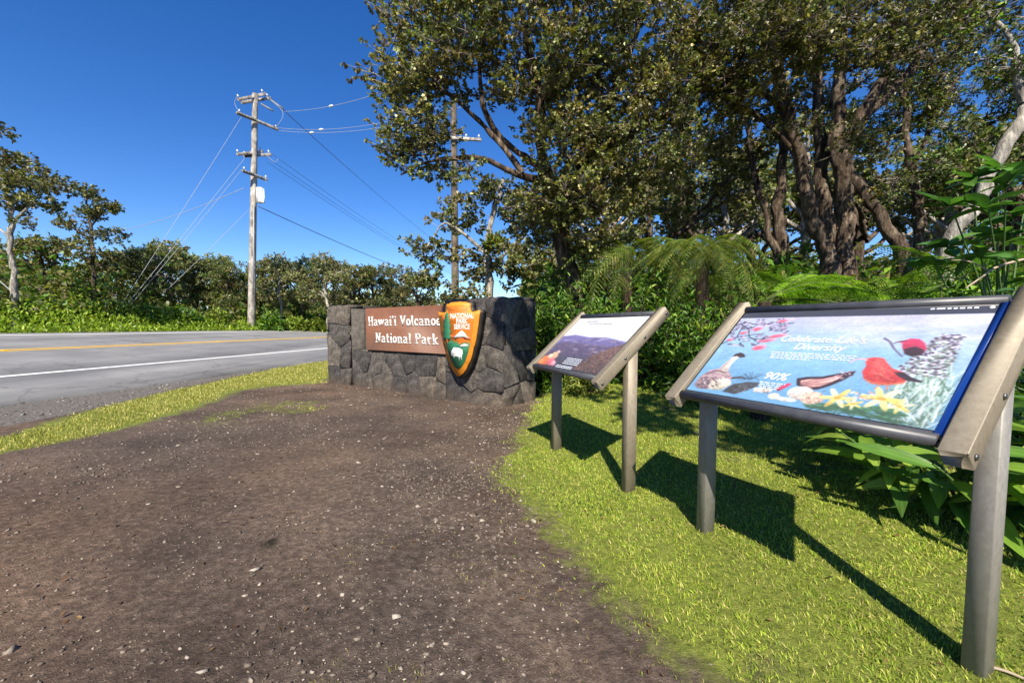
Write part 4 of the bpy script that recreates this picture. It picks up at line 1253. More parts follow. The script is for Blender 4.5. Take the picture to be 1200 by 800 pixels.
rs = np.random.default_rng(102)
base = at(982, 345, 8.2); base[2] = gz(base[0], base[1])
t = thing('ohia_tree', 'many stemmed tree with thick twisted bare trunks rising behind the bird panel', 'tree', tuple(base), group='trees at the forest edge')
B0 = base
grow(t, [
    [(B0[0] - .25, B0[1], B0[2], .19)] + pl([(972, 315, 0.144, 8.1), (957, 265, 0.126, 8.0), (940, 200, 0.115, 7.9), (922, 130, 0.104, 7.7), (910, 70, 0.086, 7.4), (880, -30, 0.058, 7)], 8),
    [(B0[0] + .0, B0[1] + .2, B0[2], .17)] + pl([(975, 310, 0.137, 8.3), (968, 250, 0.122, 8.3), (962, 170, 0.101, 8.3), (958, 90, 0.079, 8.2), (945, 0, 0.058, 8)], 8),
    [(B0[0] + .3, B0[1], B0[2], .18)] + pl([(992, 305, 0.144, 8.1), (990, 240, 0.137, 8.1), (985, 180, 0.122, 8.0), (982, 110, 0.101, 7.9), (990, 30, 0.079, 7.7), (1000, -50, 0.058, 7.5)], 8),
    pl([(988, 190, 0.101, 8.0), (1010, 140, 0.094, 7.9), (1032, 95, 0.079, 7.8), (1055, 50, 0.065, 7.6), (1075, 0, 0.050, 7.4), (1090, -50, 0.036, 7.2)], 8),
    pl([(992, 172, 0.072, 8.0), (1020, 130, 0.065, 8.1), (1048, 105, 0.054, 8.2), (1080, 60, 0.036, 8.2)], 8),
    [(B0[0] + 1.3, B0[1] - .3, B0[2], .14)] + pl([(1060, 312, 0.115, 7.7), (1040, 270, 0.108, 7.8), (1022, 240, 0.101, 7.9), (1000, 205, 0.086, 8.0), (986, 175, 0.072, 8.0)], 8),
    pl([(1040, 80, 0.050, 7.7), (1043, 30, 0.043, 7.5), (1040, -30, 0.036, 7.3)], 8),
    pl([(922, 130, 0.058, 7.7), (880, 100, 0.043, 7.3), (850, 85, 0.036, 7), (815, 100, 0.022, 6.8)], 8),
    pl([(940, 190, 0.050, 7.9), (905, 150, 0.036, 7.7), (870, 125, 0.029, 7.5), (845, 140, 0.014, 7.4)], 8),
    pl([(958, 100, 0.050, 8.2), (930, 40, 0.043, 8), (915, -20, 0.029, 7.8)], 8),
], [
    bl(880, 20, 7.0, 1.1, 1.0, .8, 2.6), bl(940, -20, 7.4, 1.3, 1.2, .7, 2.4), bl(1020, 10, 7.4, 1.1, 1.2, .7, 2.0), bl(1090, -20, 7.3, 1.0, 1.1, .7, 1.6), bl(850, 100, 7.2, .7, .9, .5, 1.3), bl(905, 75, 7.2, .8, .8, .5, 1.3),
    bl(830, 40, 6.8, .9, .9, .7, 1.6), bl(1000, 80, 8.6, .9, .9, .5, .8), bl(1085, 60, 8.2, .7, .8, .6, 1.0), bl(850, 170, 7.6, .5, .6, .3, .5), bl(940, 120, 8.8, .9, .8, .6, .7), bl(900, 45, 5.9, .7, .6, .35, 1.1), bl(985, 50, 5.9, .8, .6, .3, 1.2), bl(1060, 40, 6.0, .6, .6, .3, .8), bl(955, 140, 7.0, .35, .4, .18, .35), bl(1015, 165, 7.1, .35, .4, .18, .35), bl(1040, 215, 7.0, .3, .3, .15, .25),
], 340, rs, sub=14, nleaf=12, L=.049, W=.044, spread=.39, shape=LEAF4, twig=.0065, origin=base, sides=12, wig=.03)

rs = np.random.default_rng(103)
base = at(918, 345, 9.2); base[2] = gz(base[0], base[1])
t = thing('ohia_tree', 'slim upright trunk pair just left of the thick twisted trunks', 'tree', tuple(base), group='trees at the forest edge')
grow(t, [[(*base, .16)] + pl([(916, 300, .13), (913, 240, .11), (917, 150, .09), (912, 60, .06), (905, -20, .04)], 9.2),
         pl([(912, 300, .08), (893, 240, .065), (878, 170, .05), (862, 110, .03)], 9.2)],
     [bl(890, 90, 9.3, 1.2, 1, .9, 1.5), bl(870, 160, 9.5, .9, .9, .6, 1.0), bl(920, -10, 9, 1.4, 1.2, .9, 1.5)], 110, rs, sub=11, nleaf=8, L=.085, W=.062, spread=.3, origin=base)

rs = np.random.default_rng(104)
base = at(1100, 330, 6.4); base[2] = gz(base[0], base[1])
t = thing('leaning_tree', 'pale grey trunk leaning steeply to the right above the broad leaved shrub', 'tree', tuple(base), group='trees at the forest edge')
grow(t, [[(*base, .11)] + pl([(1118, 285, .095), (1142, 240, .09), (1170, 190, .085), (1198, 130, .08), (1227, 70, .07), (1262, 0, .05)], 6.4), pl([(1200, 120, .06), (1190, 60, .04), (1160, 10, .03)], 6.4)],
     [bl(1150, 10, 6.4, .5, .6, .3, .5), bl(1170, 85, 6.6, .35, .5, .22, .4), bl(1270, -20, 6.3, .9, 1, .5, 1.0)], 60, rs, sub=10, nleaf=9, L=.065, W=.035, spread=.36, shape=LEAF4, origin=base, bark=M_BARKPALE, cols=OLIVE + LUSH[2:], wts=[.3, .3, .2, .05, .2, .15])

rs = np.random.default_rng(105)
base = at(1085, 340, 10.5); base[2] = gz(base[0], base[1])
t = thing('koa_tree', 'thin mossy trunk with airy fine crown right of the twisted trunks', 'tree', tuple(base), group='trees at the forest edge')
grow(t, [[(*base, .13)] + pl([(1080, 280, .11), (1073, 235, .10), (1063, 170, .085), (1066, 100, .06), (1085, 40, .04)], 10.5), pl([(1068, 200, .06), (1085, 160, .05), (1110, 110, .035), (1140, 70, .02)], 10.5), pl([(1066, 130, .05), (1040, 80, .03), (1030, 40, .02)], 10.5)],
     [bl(1120, 110, 10.5, 1.5, 1.2, 1.0, 2), bl(1085, 55, 10.5, 1.0, 1.0, .7, 1.0), bl(1040, 130, 11, 1.0, 1, .9, 1), bl(1150, 190, 10.5, 1.0, 1, .6, 1)], 200, rs, sub=11, nleaf=7, L=.12, W=.035, spread=.36, origin=base, cols=OLIVE + [(.10, .17, .03)], wts=OLIVE_W + [.3], shape=LEAF4)

rs = np.random.default_rng(106)
base = at(572, 372, 14.0); base[2] = gz(base[0], base[1])
t = thing('ohia_tree', 'rounded tree behind the stone wall with a low olive crown against the sky', 'tree', tuple(base), group='trees at the forest edge')
grow(t, [[(*base, .15)] + pl([(573, 330, .13), (572, 290, .11), (580, 240, .08), (590, 210, .05)], 14), pl([(572, 300, .08), (545, 275, .06), (520, 262, .03), (500, 290, .02)], 14), pl([(573, 320, .06), (610, 280, .05), (635, 250, .03)], 14)],
     [bl(540, 255, 14, 1.0, 1, .5, 1.2), bl(510, 295, 14, .8, .9, .5, 1.0), bl(500, 325, 13.5, .5, .7, .3, .6), bl(580, 225, 14, .7, 1, .45, .9), bl(615, 250, 14, 1.0, 1, .7, 1.4), bl(620, 310, 13, 1.0, 1, .8, 1.5), bl(560, 310, 14.3, .9, .9, .6, 1.2), bl(545, 345, 13.5, .9, .8, .3, .7)], 170, rs, sub=10, nleaf=7, L=.12, W=.09, spread=.42, origin=base, bark=M_BARKPALE, shape=LEAF4)

# the tree behind the camera whose crown shades the lawn
rs = np.random.default_rng(107)
base = np.array([4.4, -2.2, 0.0])
t = thing('ohia_tree', 'spreading tree beside the lawn whose boughs shade the grass and pillar', 'tree', tuple(base), group='trees at the forest edge')
grow(t, [[(*base, .22), (4.3, -2.0, 1.8, .18), (4.0, -1.6, 3.2, .15), (3.4, -.9, 4.4, .11), (2.4, 0, 5.2, .07), (1.2, .8, 5.4, .05), (-.1, 1.35, 5.3, .03)], [(4.0, -1.6, 3.2, .1), (4.2, -.4, 4.2, .07), (4.0, .8, 4.8, .04)]],
     [(3.1, -.2, 4.6, .9, 1.3, .35, 1.6), (2.7, -1.0, 4.8, .5, .9, .25, 1.8), (1.9, -.1, 4.9, .7, .6, .25, 1.0), (1.45, -.6, 4.9, .35, .4, .2, .6), (2.1, -1.35, 4.9, .35, .5, .2, .7), (2.6, -2.0, 4.9, .4, .5, .2, .7), (1.3, .8, 5.0, .6, .6, .25, .8), (-.85, 1.85, 5.35, .25, .15, .10, .30), (.02, 1.25, 5.3, .26, .40, .2, 1.6), (.15, 1.65, 5.3, .45, .45, .2, 1.9), (4.2, -2.2, 5.0, 1.2, 1.2, .5, 1.2)], 190, rs, sub=10, nleaf=8, L=.075, W=.056, spread=.26, origin=base)

# ------------------------------------------------------------------ filler trees: three kinds, copied
GT = 'trees deeper in the forest'


def template(seed, h, kind, label, loc, group, name='ohia_tree', ncl=70, low=False):
    rs = np.random.default_rng(seed)
    t = thing(name, label, 'tree', loc, group=group)
    lean = rs.uniform(-.12, .12, 2) * h
    limbs = [[(0, 0, 0, .03 * h * .8), (lean[0] * .2 + .05, lean[1] * .2, h * .22, .022 * h * .8), (lean[0] * .5 - .06, lean[1] * .5, h * .45, .017 * h), (lean[0] * .8, lean[1] * .8, h * .68, .011 * h), (lean[0], lean[1], h * .88, .006 * h)]]
    blobs = [(lean[0], lean[1], h * .85, h * .14, h * .14, h * .09, 1)]
    for k in range(6):
        a = k * 1.05 + rs.uniform(-.4, .4); z0 = h * rs.uniform(.32, .6); r_ = h * rs.uniform(.16, .28); z1 = z0 + h * rs.uniform(.10, .28)
        c_ = np.array([lean[0] * .6, lean[1] * .6])
        e = (c_[0] + r_ * math.cos(a), c_[1] + r_ * math.sin(a), z1)
        limbs.append([(c_[0] * z0 / h, c_[1] * z0 / h, z0, .011 * h), ((c_[0] + e[0]) / 2 + rs.normal(0, .03 * h), (c_[1] + e[1]) / 2, (z0 + z1) / 2, .008 * h), (*e, .004 * h)])
        blobs.append((*e, h * rs.uniform(.09, .15), h * rs.uniform(.09, .15), h * rs.uniform(.05, .09), 1))
    if low:
        for k in range(3):
            a = k * 2.1; blobs.append((h * .16 * math.cos(a), h * .16 * math.sin(a), h * rs.uniform(.28, .5), h * .13, h * .13, h * .10, 1))
    GREYG = [tuple(np.array(c) * [1.45, 1.5, 1.8]) for c in OLIVE]
    if kind == 0: kw = dict(cols=OHIA, wts=OHIA_W, L=.11, W=.09, spread=.42, bark=M_BARK)
    elif kind == 1: kw = dict(cols=GREYG, wts=OLIVE_W, L=.11, W=.08, spread=.44, bark=M_BARKPALE)
    else: kw = dict(cols=GREYG + LUSH[:2], wts=OLIVE_W + [.15, .2], L=.13, W=.055, spread=.48, bark=M_BARK)
    if low: kw['L'] *= 1.15; kw['W'] *= 1.1
    grow(t, limbs, blobs, ncl, rs, sub=10, nleaf=7, shape=LEAF4, sides=7, **kw)
    return t


def gpos(px, d):
    x = (px - CX) / F_PX * d; return (x, d, float(gz(x, d)) - .05)


kinds = [template(201, 6.5, 0, 'dark crowned tree in the wood directly above the small hillside panel', gpos(770, 11.5), GT),
         template(202, 6.5, 1, 'pale stemmed tree in the wood between the small panel and the slim trunks', gpos(850, 13), GT),
         template(203, 6.5, 2, 'narrow leaved tree in the wood at the right picture edge', gpos(1165, 10), GT, 'koa_tree')]
fill = [(1, 715, 14, 1.15, 'pale stemmed tree behind the overhanging tree, left of the tree fern'), (0, 815, 16, 1.5, 'tall dark tree behind the tree fern dome'),
        (2, 880, 17, 1.3, 'narrow leaved tree seen through the gap left of the slim trunks'), (1, 945, 13.5, 1.2, 'pale stemmed tree glimpsed between the slim and the twisted trunks'),
        (0, 1020, 15, 1.4, 'dark crowned tree behind the twisted trunks'), (1, 1110, 14.5, 1.3, 'pale stemmed tree behind the thin mossy trunk'),
        (0, 1210, 14, 1.3, 'dark crowned tree beyond the leaning pale trunk'), (2, 655, 18, 1.05, 'narrow leaved tree filling the gap above the stone wall end'),
        (0, 760, 22, 1.5, 'far dark tree between the small panel and the tree fern'), (2, 985, 20, 1.5, 'far narrow leaved tree above the bird panel'),
        (1, 1060, 22, 1.5, 'far pale stemmed tree right of the twisted trunks'), (0, 905, 24, 1.6, 'farthest dark tree in the gap beside the slim trunks'), (2, 1150, 20, 1.4, 'far narrow leaved tree behind the broad leaved shrub'),
        (2, 1260, 9, 1.1, 'narrow leaved tree leaning in from beyond the right picture edge')]
for q, (k, px, d, s_, lb) in enumerate(fill):
    copy_thing(kinds[k], gpos(px, d), q * 2.1, s_, lb, GT)
FOR_R = np.random.default_rng(301)


# ------------------------------------------------------------------ ferns
def frond_mesh(seed, rise, droop, npair=26, wide=.24, cols=LUSH, wts=LUSH_W, pinn=9):
    """a bipinnate frond of length 1 growing along +x"""
    rs = np.random.default_rng(seed)
    t = np.linspace(0, 1, 14); P = np.stack([t * (1 - .12 * droop * t), 0 * t + .04 * np.sin(t * 3 + seed), rise * t - droop * t * t], -1)
    V0, Q0 = tube(P, np.linspace(.009, .002, 14), 4)
    LP, LD, LL = [], [], []
    for k in range(npair):
        f = .14 + .86 * (k + .5) / npair
        c = np.array([np.interp(f, t, P[:, i]) for i in range(3)]); tn = unit(np.array([np.interp(min(1, f + .02), t, P[:, i]) for i in range(3)]) - c)
        ln = wide * (math.sin(math.pi * min(1, (f * .92 + .10))) ** .75) * rs.uniform(.9, 1.08) + .02
        for s_ in (-1, 1):
            sd = unit(np.array([tn[0] * .45, s_ * 1.0, tn[2] * .45 - .30 - .2 * rs.uniform()]))
            m = max(4, int(pinn * ln / wide) + 2)
            for q in range(m):
                g = (q + .4) / m; p = c + sd * ln * g + np.array([0, 0, -.22 * ln * g * g])
                w = .030 * (1 - g * .75)
                for s2 in (-1, 1):
                    LP.append(p); LD.append(unit(tn * s2 + sd * .55)); LL.append(w)
    LP, LD, LL = np.array(LP), np.array(LD), np.array(LL)
    V1, Q1 = leaves(LP, LD, LL * 1.15, LL * .62, rs, LEAF4, 3.0)
    k = len(LP); c1 = np.repeat(np.array(cols)[np.random.default_rng(seed + 1).choice(len(cols), npair * 2, p=np.array(wts) / sum(wts))].repeat(max(1, k // (npair * 2) + 1), 0)[:k], 4, 0)
    c1 = c1 * (1 + rs.uniform(-.15, .15, (len(c1), 1)))
    c0 = np.tile(np.array([[.09, .12, .03]]), (len(V0), 1))
    return build_mesh('frond', np.vstack([V0, V1]), [Q0, Q1 + len(V0)], M_SOFT, np.vstack([c0, c1]))


BRIGHT = [(.10, .22, .014), (.17, .31, .02), (.26, .38, .03)]
DARKF = [(.06, .10, .014), (.11, .155, .022), (.19, .22, .03), (.28, .27, .05)]
FROND = [frond_mesh(1, .55, .75), frond_mesh(2, .75, 1.25), frond_mesh(3, .35, .45)]
FROND_B = [frond_mesh(4, .35, .50, 30, .20, BRIGHT, [.3, .45, .25]), frond_mesh(5, .5, .7, 28, .20, BRIGHT, [.3, .4, .3])]
FROND_D = [frond_mesh(6, .75, 1.30, 30, .26, DARKF, [.3, .35, .22, .13]), frond_mesh(7, .6, 1.45, 30, .26, DARKF, [.3, .35, .22, .13])]


def fern(name, label, loc, trunk_h, n, length, kinds, seed, group='ferns under the trees', a0=0.0, a1=2 * math.pi, lift=0.0):
    rs = np.random.default_rng(seed)
    t = thing(name, label, 'fern', tuple(loc), group=group)
    if trunk_h > .15:
        m = 10; z = np.linspace(-.1, trunk_h, m); P = np.stack([.03 * np.sin(z * 3), .03 * np.cos(z * 2), z], -1)
        V, Q = tube(P, np.linspace(.11, .075, m) * rs.uniform(.85, 1.2, m), 9); obj('trunk', build_mesh('trunk', V, [Q], M_FIBRE, None, True), t)
    else:
        V, Q = tube(np.array([(0, 0, -.05), (0, 0, .05), (0, 0, .10)]), [.05, .05, .01], 7); obj('rootstock', build_mesh('rootstock', V, [Q], M_FIBRE), t)
    for k in range(n):
        o = obj('frond', kinds[k % len(kinds)], t, (0, 0, max(trunk_h, .04)))
        a = a0 + (a1 - a0) * (k + rs.uniform(.1, .9)) / n; s_ = length * rs.uniform(.78, 1.12)
        o.rotation_euler = (rs.normal(0, .3), -lift - rs.uniform(-.45, .5), a + rs.normal(0, .15)); o.scale = (s_, s_, s_)
    return t


def gp(px, d, dz=0.0):
    x = (px - CX) / F_PX * d; return (x, d, float(gz(x, d)) + dz)


fern('tree_fern', 'tree fern with a compact drooping dome of yellow green fronds between the two panels', gp(822, 6.2), 1.9, 30, .98, FROND_D + FROND_D[:1], 1)
fern('tree_fern', 'dark tree fern hanging behind the small hillside panel', gp(735, 7.4), 2.0, 16, 1.4, FROND_D, 2)
fern('fern', 'bright yellow green fern with long flat fronds above the bird panel', gp(895, 4.6), 1.30, 8, 1.25, FROND_B, 3, a0=-.75, a1=.35)
fern('fern', 'bright fern spreading left behind the top corner of the bird panel', gp(955, 4.8), 1.27, 7, 1.0, FROND_B, 13, a0=2.8, a1=3.9)
fern('tree_fern', 'shaded fern arching over the right half of the bird panel', gp(1090, 4.6), 1.15, 12, 1.35, FROND, 4)
fern('tree_fern', 'green tree fern at the foot of the leaning pale trunk', gp(1130, 5.6), 1.5, 16, 1.4, FROND, 5)
fern('fern', 'bright fern peeping over the brown name board', gp(488, 11.2), 1.05, 12, 1.2, FROND_B, 6)
fern('fern', 'bright fern just right of the brown pole behind the stone wall', gp(545, 11.0), 1.0, 11, 1.1, FROND_B, 7)
fern('fern', 'leafy fern in the shade under the twisted trunks', gp(985, 6.2), 1.2, 13, 1.2, FROND, 8)
fern('tree_fern', 'dark tree fern left of the slim trunks', gp(860, 8.0), 1.5, 14, 1.3, FROND, 9)
fern('fern', 'fern under the curved trunk right of the twisted trunks', gp(1045, 6.6), 1.2, 12, 1.2, FROND, 10)
fern('tree_fern', 'tree fern at the right picture edge behind the ginger', gp(1215, 3.9), 1.1, 12, 1.1, FROND, 11)

# ------------------------------------------------------------------ large single leaves: ginger and the broad leaved shrub


def blade_mesh(name, L, W, curve, cols, seed, nseg=6):
    t = np.linspace(0, 1, nseg + 1); w = W / 2 * np.sin(np.pi * (t * .93 + .05)) ** .8; w[-1] = 0.002
    z = -curve * t * t * L; fold = .16 * w * 2
    V = []; 
    for a_, b_, c_, f_ in zip(t * L * (1 - .15 * curve), w, z, fold): V += [(a_, b_, c_ + f_), (a_, 0, c_), (a_, -b_, c_ + f_)]
    Q = []
    for k in range(nseg): Q += [(3 * k, 3 * k + 1, 3 * k + 4, 3 * k + 3), (3 * k + 1, 3 * k + 2, 3 * k + 5, 3 * k + 4)]
    rs = np.random.default_rng(seed); c = np.array(cols[seed % len(cols)]) * (1 + rs.uniform(-.1, .1, (len(V), 1))); c[1::3] *= 1.25
    return build_mesh(name, V, [np.array(Q)], M_BROAD, c, True)


GCOL = [(.075, .16, .024), (.14, .24, .032), (.22, .31, .05), (.05, .11, .02)]
GLEAF = [blade_mesh('leaf', .40, .085, c_, GCOL, k) for k, c_ in enumerate((.15, .3, .45, .6))]


def ginger(label, x, y, nst, seed, spread, height, heading=None):
    rs = np.random.default_rng(seed); z = float(gz(x, y))
    t = thing('ginger_plant', label, 'plant', (x, y, z), group='ginger plants at the lawn edge')
    for k in range(nst):
        a = rs.uniform(0, 2 * math.pi) if heading is None else heading + rs.normal(0, .7); r_ = rs.uniform(0, spread)
        b_ = np.array([r_ * math.cos(a * 3.1), r_ * math.sin(a * 3.1), -.05]); h = height * rs.uniform(.7, 1.1); lean = rs.uniform(.45, .95) * h
        tt = np.linspace(0, 1, 8); P = b_ + np.stack([lean * tt ** 1.8 * math.cos(a), lean * tt ** 1.8 * math.sin(a), h * tt], -1)
        V, Q = tube(P, np.linspace(.012, .005, 8), 6); st_ = obj('stem', build_mesh('stem', V, [Q], M_STEM, None, True), t)
        n = int(8 * height / .8)
        for q in range(n):
            f = .22 + .78 * (q + .5) / n; p = np.array([np.interp(f, tt, P[:, i]) for i in range(3)])
            side = 1 if q % 2 else -1; ya = a + side * rs.uniform(.7, 1.25)
            o = obj('leaf', GLEAF[rs.integers(4)], st_, tuple(p)); s_ = rs.uniform(.75, 1.15) * (.75 + .4 * math.sin(math.pi * f))
            o.rotation_euler = (rs.normal(0, .25) + side * .2, -rs.uniform(.05, .45), ya); o.scale = (s_, s_, s_)
    return t


ginger('long leaved green ginger clump under the bird panel beside its right leg', 2.60, 2.35, 12, 1, .26, .58, math.pi)
ginger('tall ginger clump behind the right leg of the bird panel', 2.75, 2.15, 8, 2, .30, .80, 3.6)
ginger('ginger clump rooted in the deep shade behind the bird panel', 2.85, 3.0, 7, 3, .35, .75, 2.6)
ginger('ginger clump at the right picture edge behind the metal rail', 2.85, 1.75, 5, 4, .25, .95, 2.9)

SCOL = [(.045, .12, .03), (.065, .15, .035), (.09, .19, .04), (.035, .095, .028)]
SLEAF = [blade_mesh('leaf', .22, .09, c_, SCOL, k, 5) for k, c_ in enumerate((.05, .15, .3, .4))]


def broad_shrub(label, base, tips, seed, nper=7, size=1.0):
    rs = np.random.default_rng(seed); base = np.array(base)
    t = thing('broad_leaved_shrub', label, 'shrub', tuple(base), group='broad leaved shrubs on the right')
    for tp in tips:
        e = np.array(tp) - base; P = smooth_path(np.array([(0, 0, 0), e * [.35, .35, .55] + rs.normal(0, .06, 3), e]), 9)
        V, Q = tube(P, np.linspace(.016, .005, 9), 6); b_ = obj('branch', build_mesh('branch', V, [Q], M_STEM, None, True), t)
        for q in range(nper):
            o = obj('leaf', SLEAF[rs.integers(4)], b_, tuple(e - np.array([0, 0, .05 * rs.uniform()])))
            s_ = size * rs.uniform(.7, 1.1); o.scale = (s_, s_, s_)
            o.rotation_euler = (rs.normal(0, .3), rs.uniform(-.7, .25), q * 2 * math.pi / nper + rs.normal(0, .25))
    return t


rs = np.random.default_rng(55)
tips = [at(px + rs.normal(0, 5), py + rs.normal(0, 5), 3.9 + rs.uniform(-.5, .5)) for px, py in ((1110, 255), (1130, 215), (1150, 245), (1165, 275), (1180, 215), (1195, 245), (1185, 300), (1150, 300), (1120, 290), (1205, 195), (1210, 275), (1165, 190), (1095, 305), (1140, 275), (1200, 320))]
broad_shrub('broad leaved shrub with whorls of glossy leaves above the right end of the bird panel', gp(1175, 4.1), tips, 5, 9, 1.25)
tips = [at(px, py, 3.6 + rs.uniform(-.2, .2)) for px, py in ((1113, 345), (1096, 352), (1128, 340), (1190, 340))]
broad_shrub('small bright sapling peeping over the top edge of the bird panel', gp(1120, 3.6), tips, 6, 6, .55)


# ------------------------------------------------------------------ leafy bushes
def bush_parts(root, h, r_, n, seed, cols, wts, L, W, shape=LANCE, mat=None, clump=26):
    rs = np.random.default_rng(seed)
    nc = max(6, n // clump); d = unit(rs.normal(0, 1, (nc, 3))); d[:, 2] = np.abs(d[:, 2])
    C = d * (rs.uniform(.35, 1, (nc, 1)) ** .5) * [r_, r_, h] ; C[:, 2] = np.maximum(C[:, 2], .04)
    b_ = np.stack([C[:, 0] * .25, C[:, 1] * .25, 0 * C[:, 0]], -1)
    V, Q = prisms(b_, C, .012, .004); obj('stems', build_mesh('stems', V, [Q], M_BARK, None), root)['kind'] = 'stuff'
    ci = np.repeat(np.arange(nc), clump); k = len(ci); f = rs.uniform(.55, 1.1, (k, 1))
    P = b_[ci] + (C - b_)[ci] * f + rs.normal(0, .07, (k, 3)) * [1, 1, .8] * (r_ / .6)
    D = unit(unit(C)[ci] * .6 + rs.normal(0, .7, (k, 3)) + [0, 0, .1]); sc = rs.uniform(.6, 1.25, k)
    V, Q = leaves(P, D, L * sc, W * sc, rs, shape)
    obj('foliage', build_mesh('foliage', V, [Q], mat or M_SOFT, palette(k, len(shape), cols, wts, rs)), root)
    return root


def bush(label, px, d, h, r_, n, seed, cols=LUSH, wts=LUSH_W, L=.11, W=.035, name='leafy_bush', group='bushes along the forest edge', shape=LANCE, loc=None):
    return bush_parts(thing(name, label, 'bush', tuple(loc if loc is not None else gp(px, d)), group=group), h, r_, n, seed, cols, wts, L, W, shape)


YEL = [(.16, .19, .03), (.24, .25, .045), (.10, .14, .02)]
bush('leafy bush against the right end of the stone wall', 640, 7.0, 1.75, .60, 2600, 1)
bush('tall leafy bush behind the small hillside panel', 690, 7.0, 1.7, .8, 3000, 2)
bush('small yellowish bush at the feet of the small hillside panel', 690, 5.9, .42, .34, 900, 3, YEL, [.4, .3, .3], .07, .028)
bush('dense bush between the small panel and the tree fern', 765, 6.2, 1.6, .75, 3200, 4)
bush('leafy bush left of the bird panel', 822, 5.6, 1.25, .7, 3000, 5)
bush('shaded bush behind the left half of the bird panel', 895, 5.4, 1.1, .8, 2600, 6)
bush('shaded bush behind the right half of the bird panel', 1010, 5.0, 1.05, .9, 2600, 7)
bush('tall bush between the tree fern and the slim trunks', 868, 7.4, 1.8, .8, 2600, 8, OLIVE + LUSH[:2], OLIVE_W + [.4, .4])
bush('light green bush in front of the curved trunk', 1035, 6.9, 1.5, .75, 2600, 16, LUSH, [.2, .3, .3, .2])
bush('leafy green bush below the leaning pale trunk', 1150, 4.9, 1.7, .7, 2600, 17, LUSH, [.25, .35, .25, .15], .15, .06)
bush('bright bush at the base of the slim trunks', 925, 7.6, 1.3, .7, 2200, 9)
bush('low bush in the shade under the broad leaved shrub', 1110, 4.3, 1.05, .8, 2600, 10)
bush('bush behind the ginger at the right picture edge', 1190, 3.4, 1.0, .7, 2600, 11)
bush('bright bush beyond the wall end left of the leaning trunk foot', 612, 9.5, 1.6, .8, 2200, 12)
bush('olive bush behind the thin mossy trunk', 1085, 8.6, 2.3, 1.1, 2600, 13, OLIVE + LUSH[:2], OLIVE_W + [.3, .3])
bush('olive bush behind the leaning pale trunk', 1165, 7.6, 2.2, 1.1, 2600, 14, OLIVE + LUSH[:2], OLIVE_W + [.3, .3])
bush('yellow green leafy clump in the crown behind the stone wall', 580, 12.5, .5, .42, 500, 15, YEL, [.5, .4, .1], .16, .08, loc=tuple(at(580, 292, 13.2)), shape=LEAF6)

# thick undergrowth deeper in the wood: one uncountable mass
rs = np.random.default_rng(77)
n = 34000
uu = rs.uniform(0, 1, n); dd_ = 7.5 + 22 * uu ** 1.4
pxs = rs.uniform(610, 1330, n); x = (pxs - CX) / F_PX * dd_
hh = (.6 + 2.2 * fbm(x * .7, dd_ * .7, 5)) * (1 + .06 * (dd_ - 7))
P = np.stack([x, dd_, gz(x, dd_) + hh * rs.uniform(0, 1, n) ** .6], -1)
D = unit(rs.normal(0, 1, (n, 3)) + [0, -.2, .2]); sc = rs.uniform(.7, 1.4, n) * (.7 + dd_ / 18)
V, Q = leaves(P, D, .17 * sc, .075 * sc, rs, LEAF4)
tag(obj('undergrowth', build_mesh('undergrowth', V, [Q], M_SOFT, palette(n, 4, OLIVE + LUSH[:3], OLIVE_W + [.35, .35, .2], rs))), 'tangled green undergrowth filling the shade under the forest trees', 'undergrowth', kind='stuff')
# far wall of the wood behind the right hand trees
n = 30000
pxs = rs.uniform(470, 1400, n); dd_ = rs.uniform(27, 42, n); x = (pxs - CX) / F_PX * dd_; ok = road_n(x, dd_) < 3.5; x, dd_ = x[ok], dd_[ok]; n = len(x)
hh = 4.5 + 5 * fbm(x * .25, dd_ * .25, 8)
P = np.stack([x, dd_, rs.uniform(0, 1, n) ** 1.0 * hh], -1)
V, Q = leaves(P, unit(rs.normal(0, 1, (n, 3))), .5 * rs.uniform(.6, 1.3, n), .30, rs, LEAF4)
tag(obj('far_woodland', build_mesh('far_woodland', V, [Q], M_SOFT, palette(n, 4, OLIVE, OLIVE_W, rs))), 'distant olive woodland glimpsed between the trunks', 'woodland', kind='stuff')

# woodland closing the view down the road
n = 14000
dd_ = rs.uniform(66, 110, n); x = (rs.uniform(250, 700, n) - CX) / F_PX * dd_; nr_ = road_n(x, dd_); ok = (nr_ > 21) | (nr_ < 4); x, dd_ = x[ok], dd_[ok]
x2 = rs.uniform(-16, 22, 9000); y2 = rs.uniform(135, 165, 9000); x, dd_ = np.concatenate([x, x2]), np.concatenate([dd_, y2]); n = len(x)
P = np.stack([x, dd_, rs.uniform(0, 1, n) * (5.0 + 6 * fbm(x * .15, dd_ * .15, 28))], -1)
V, Q = leaves(P, unit(rs.normal(0, 1, (n, 3))), .9 * rs.uniform(.6, 1.3, n), .6, rs, LEAF4)
tag(obj('far_woodland', build_mesh('far_woodland', V, [Q], M_SOFT, palette(n, 4, OLIVE, OLIVE_W, rs))), 'distant woodland closing the view where the road runs out of sight', 'woodland', kind='stuff')

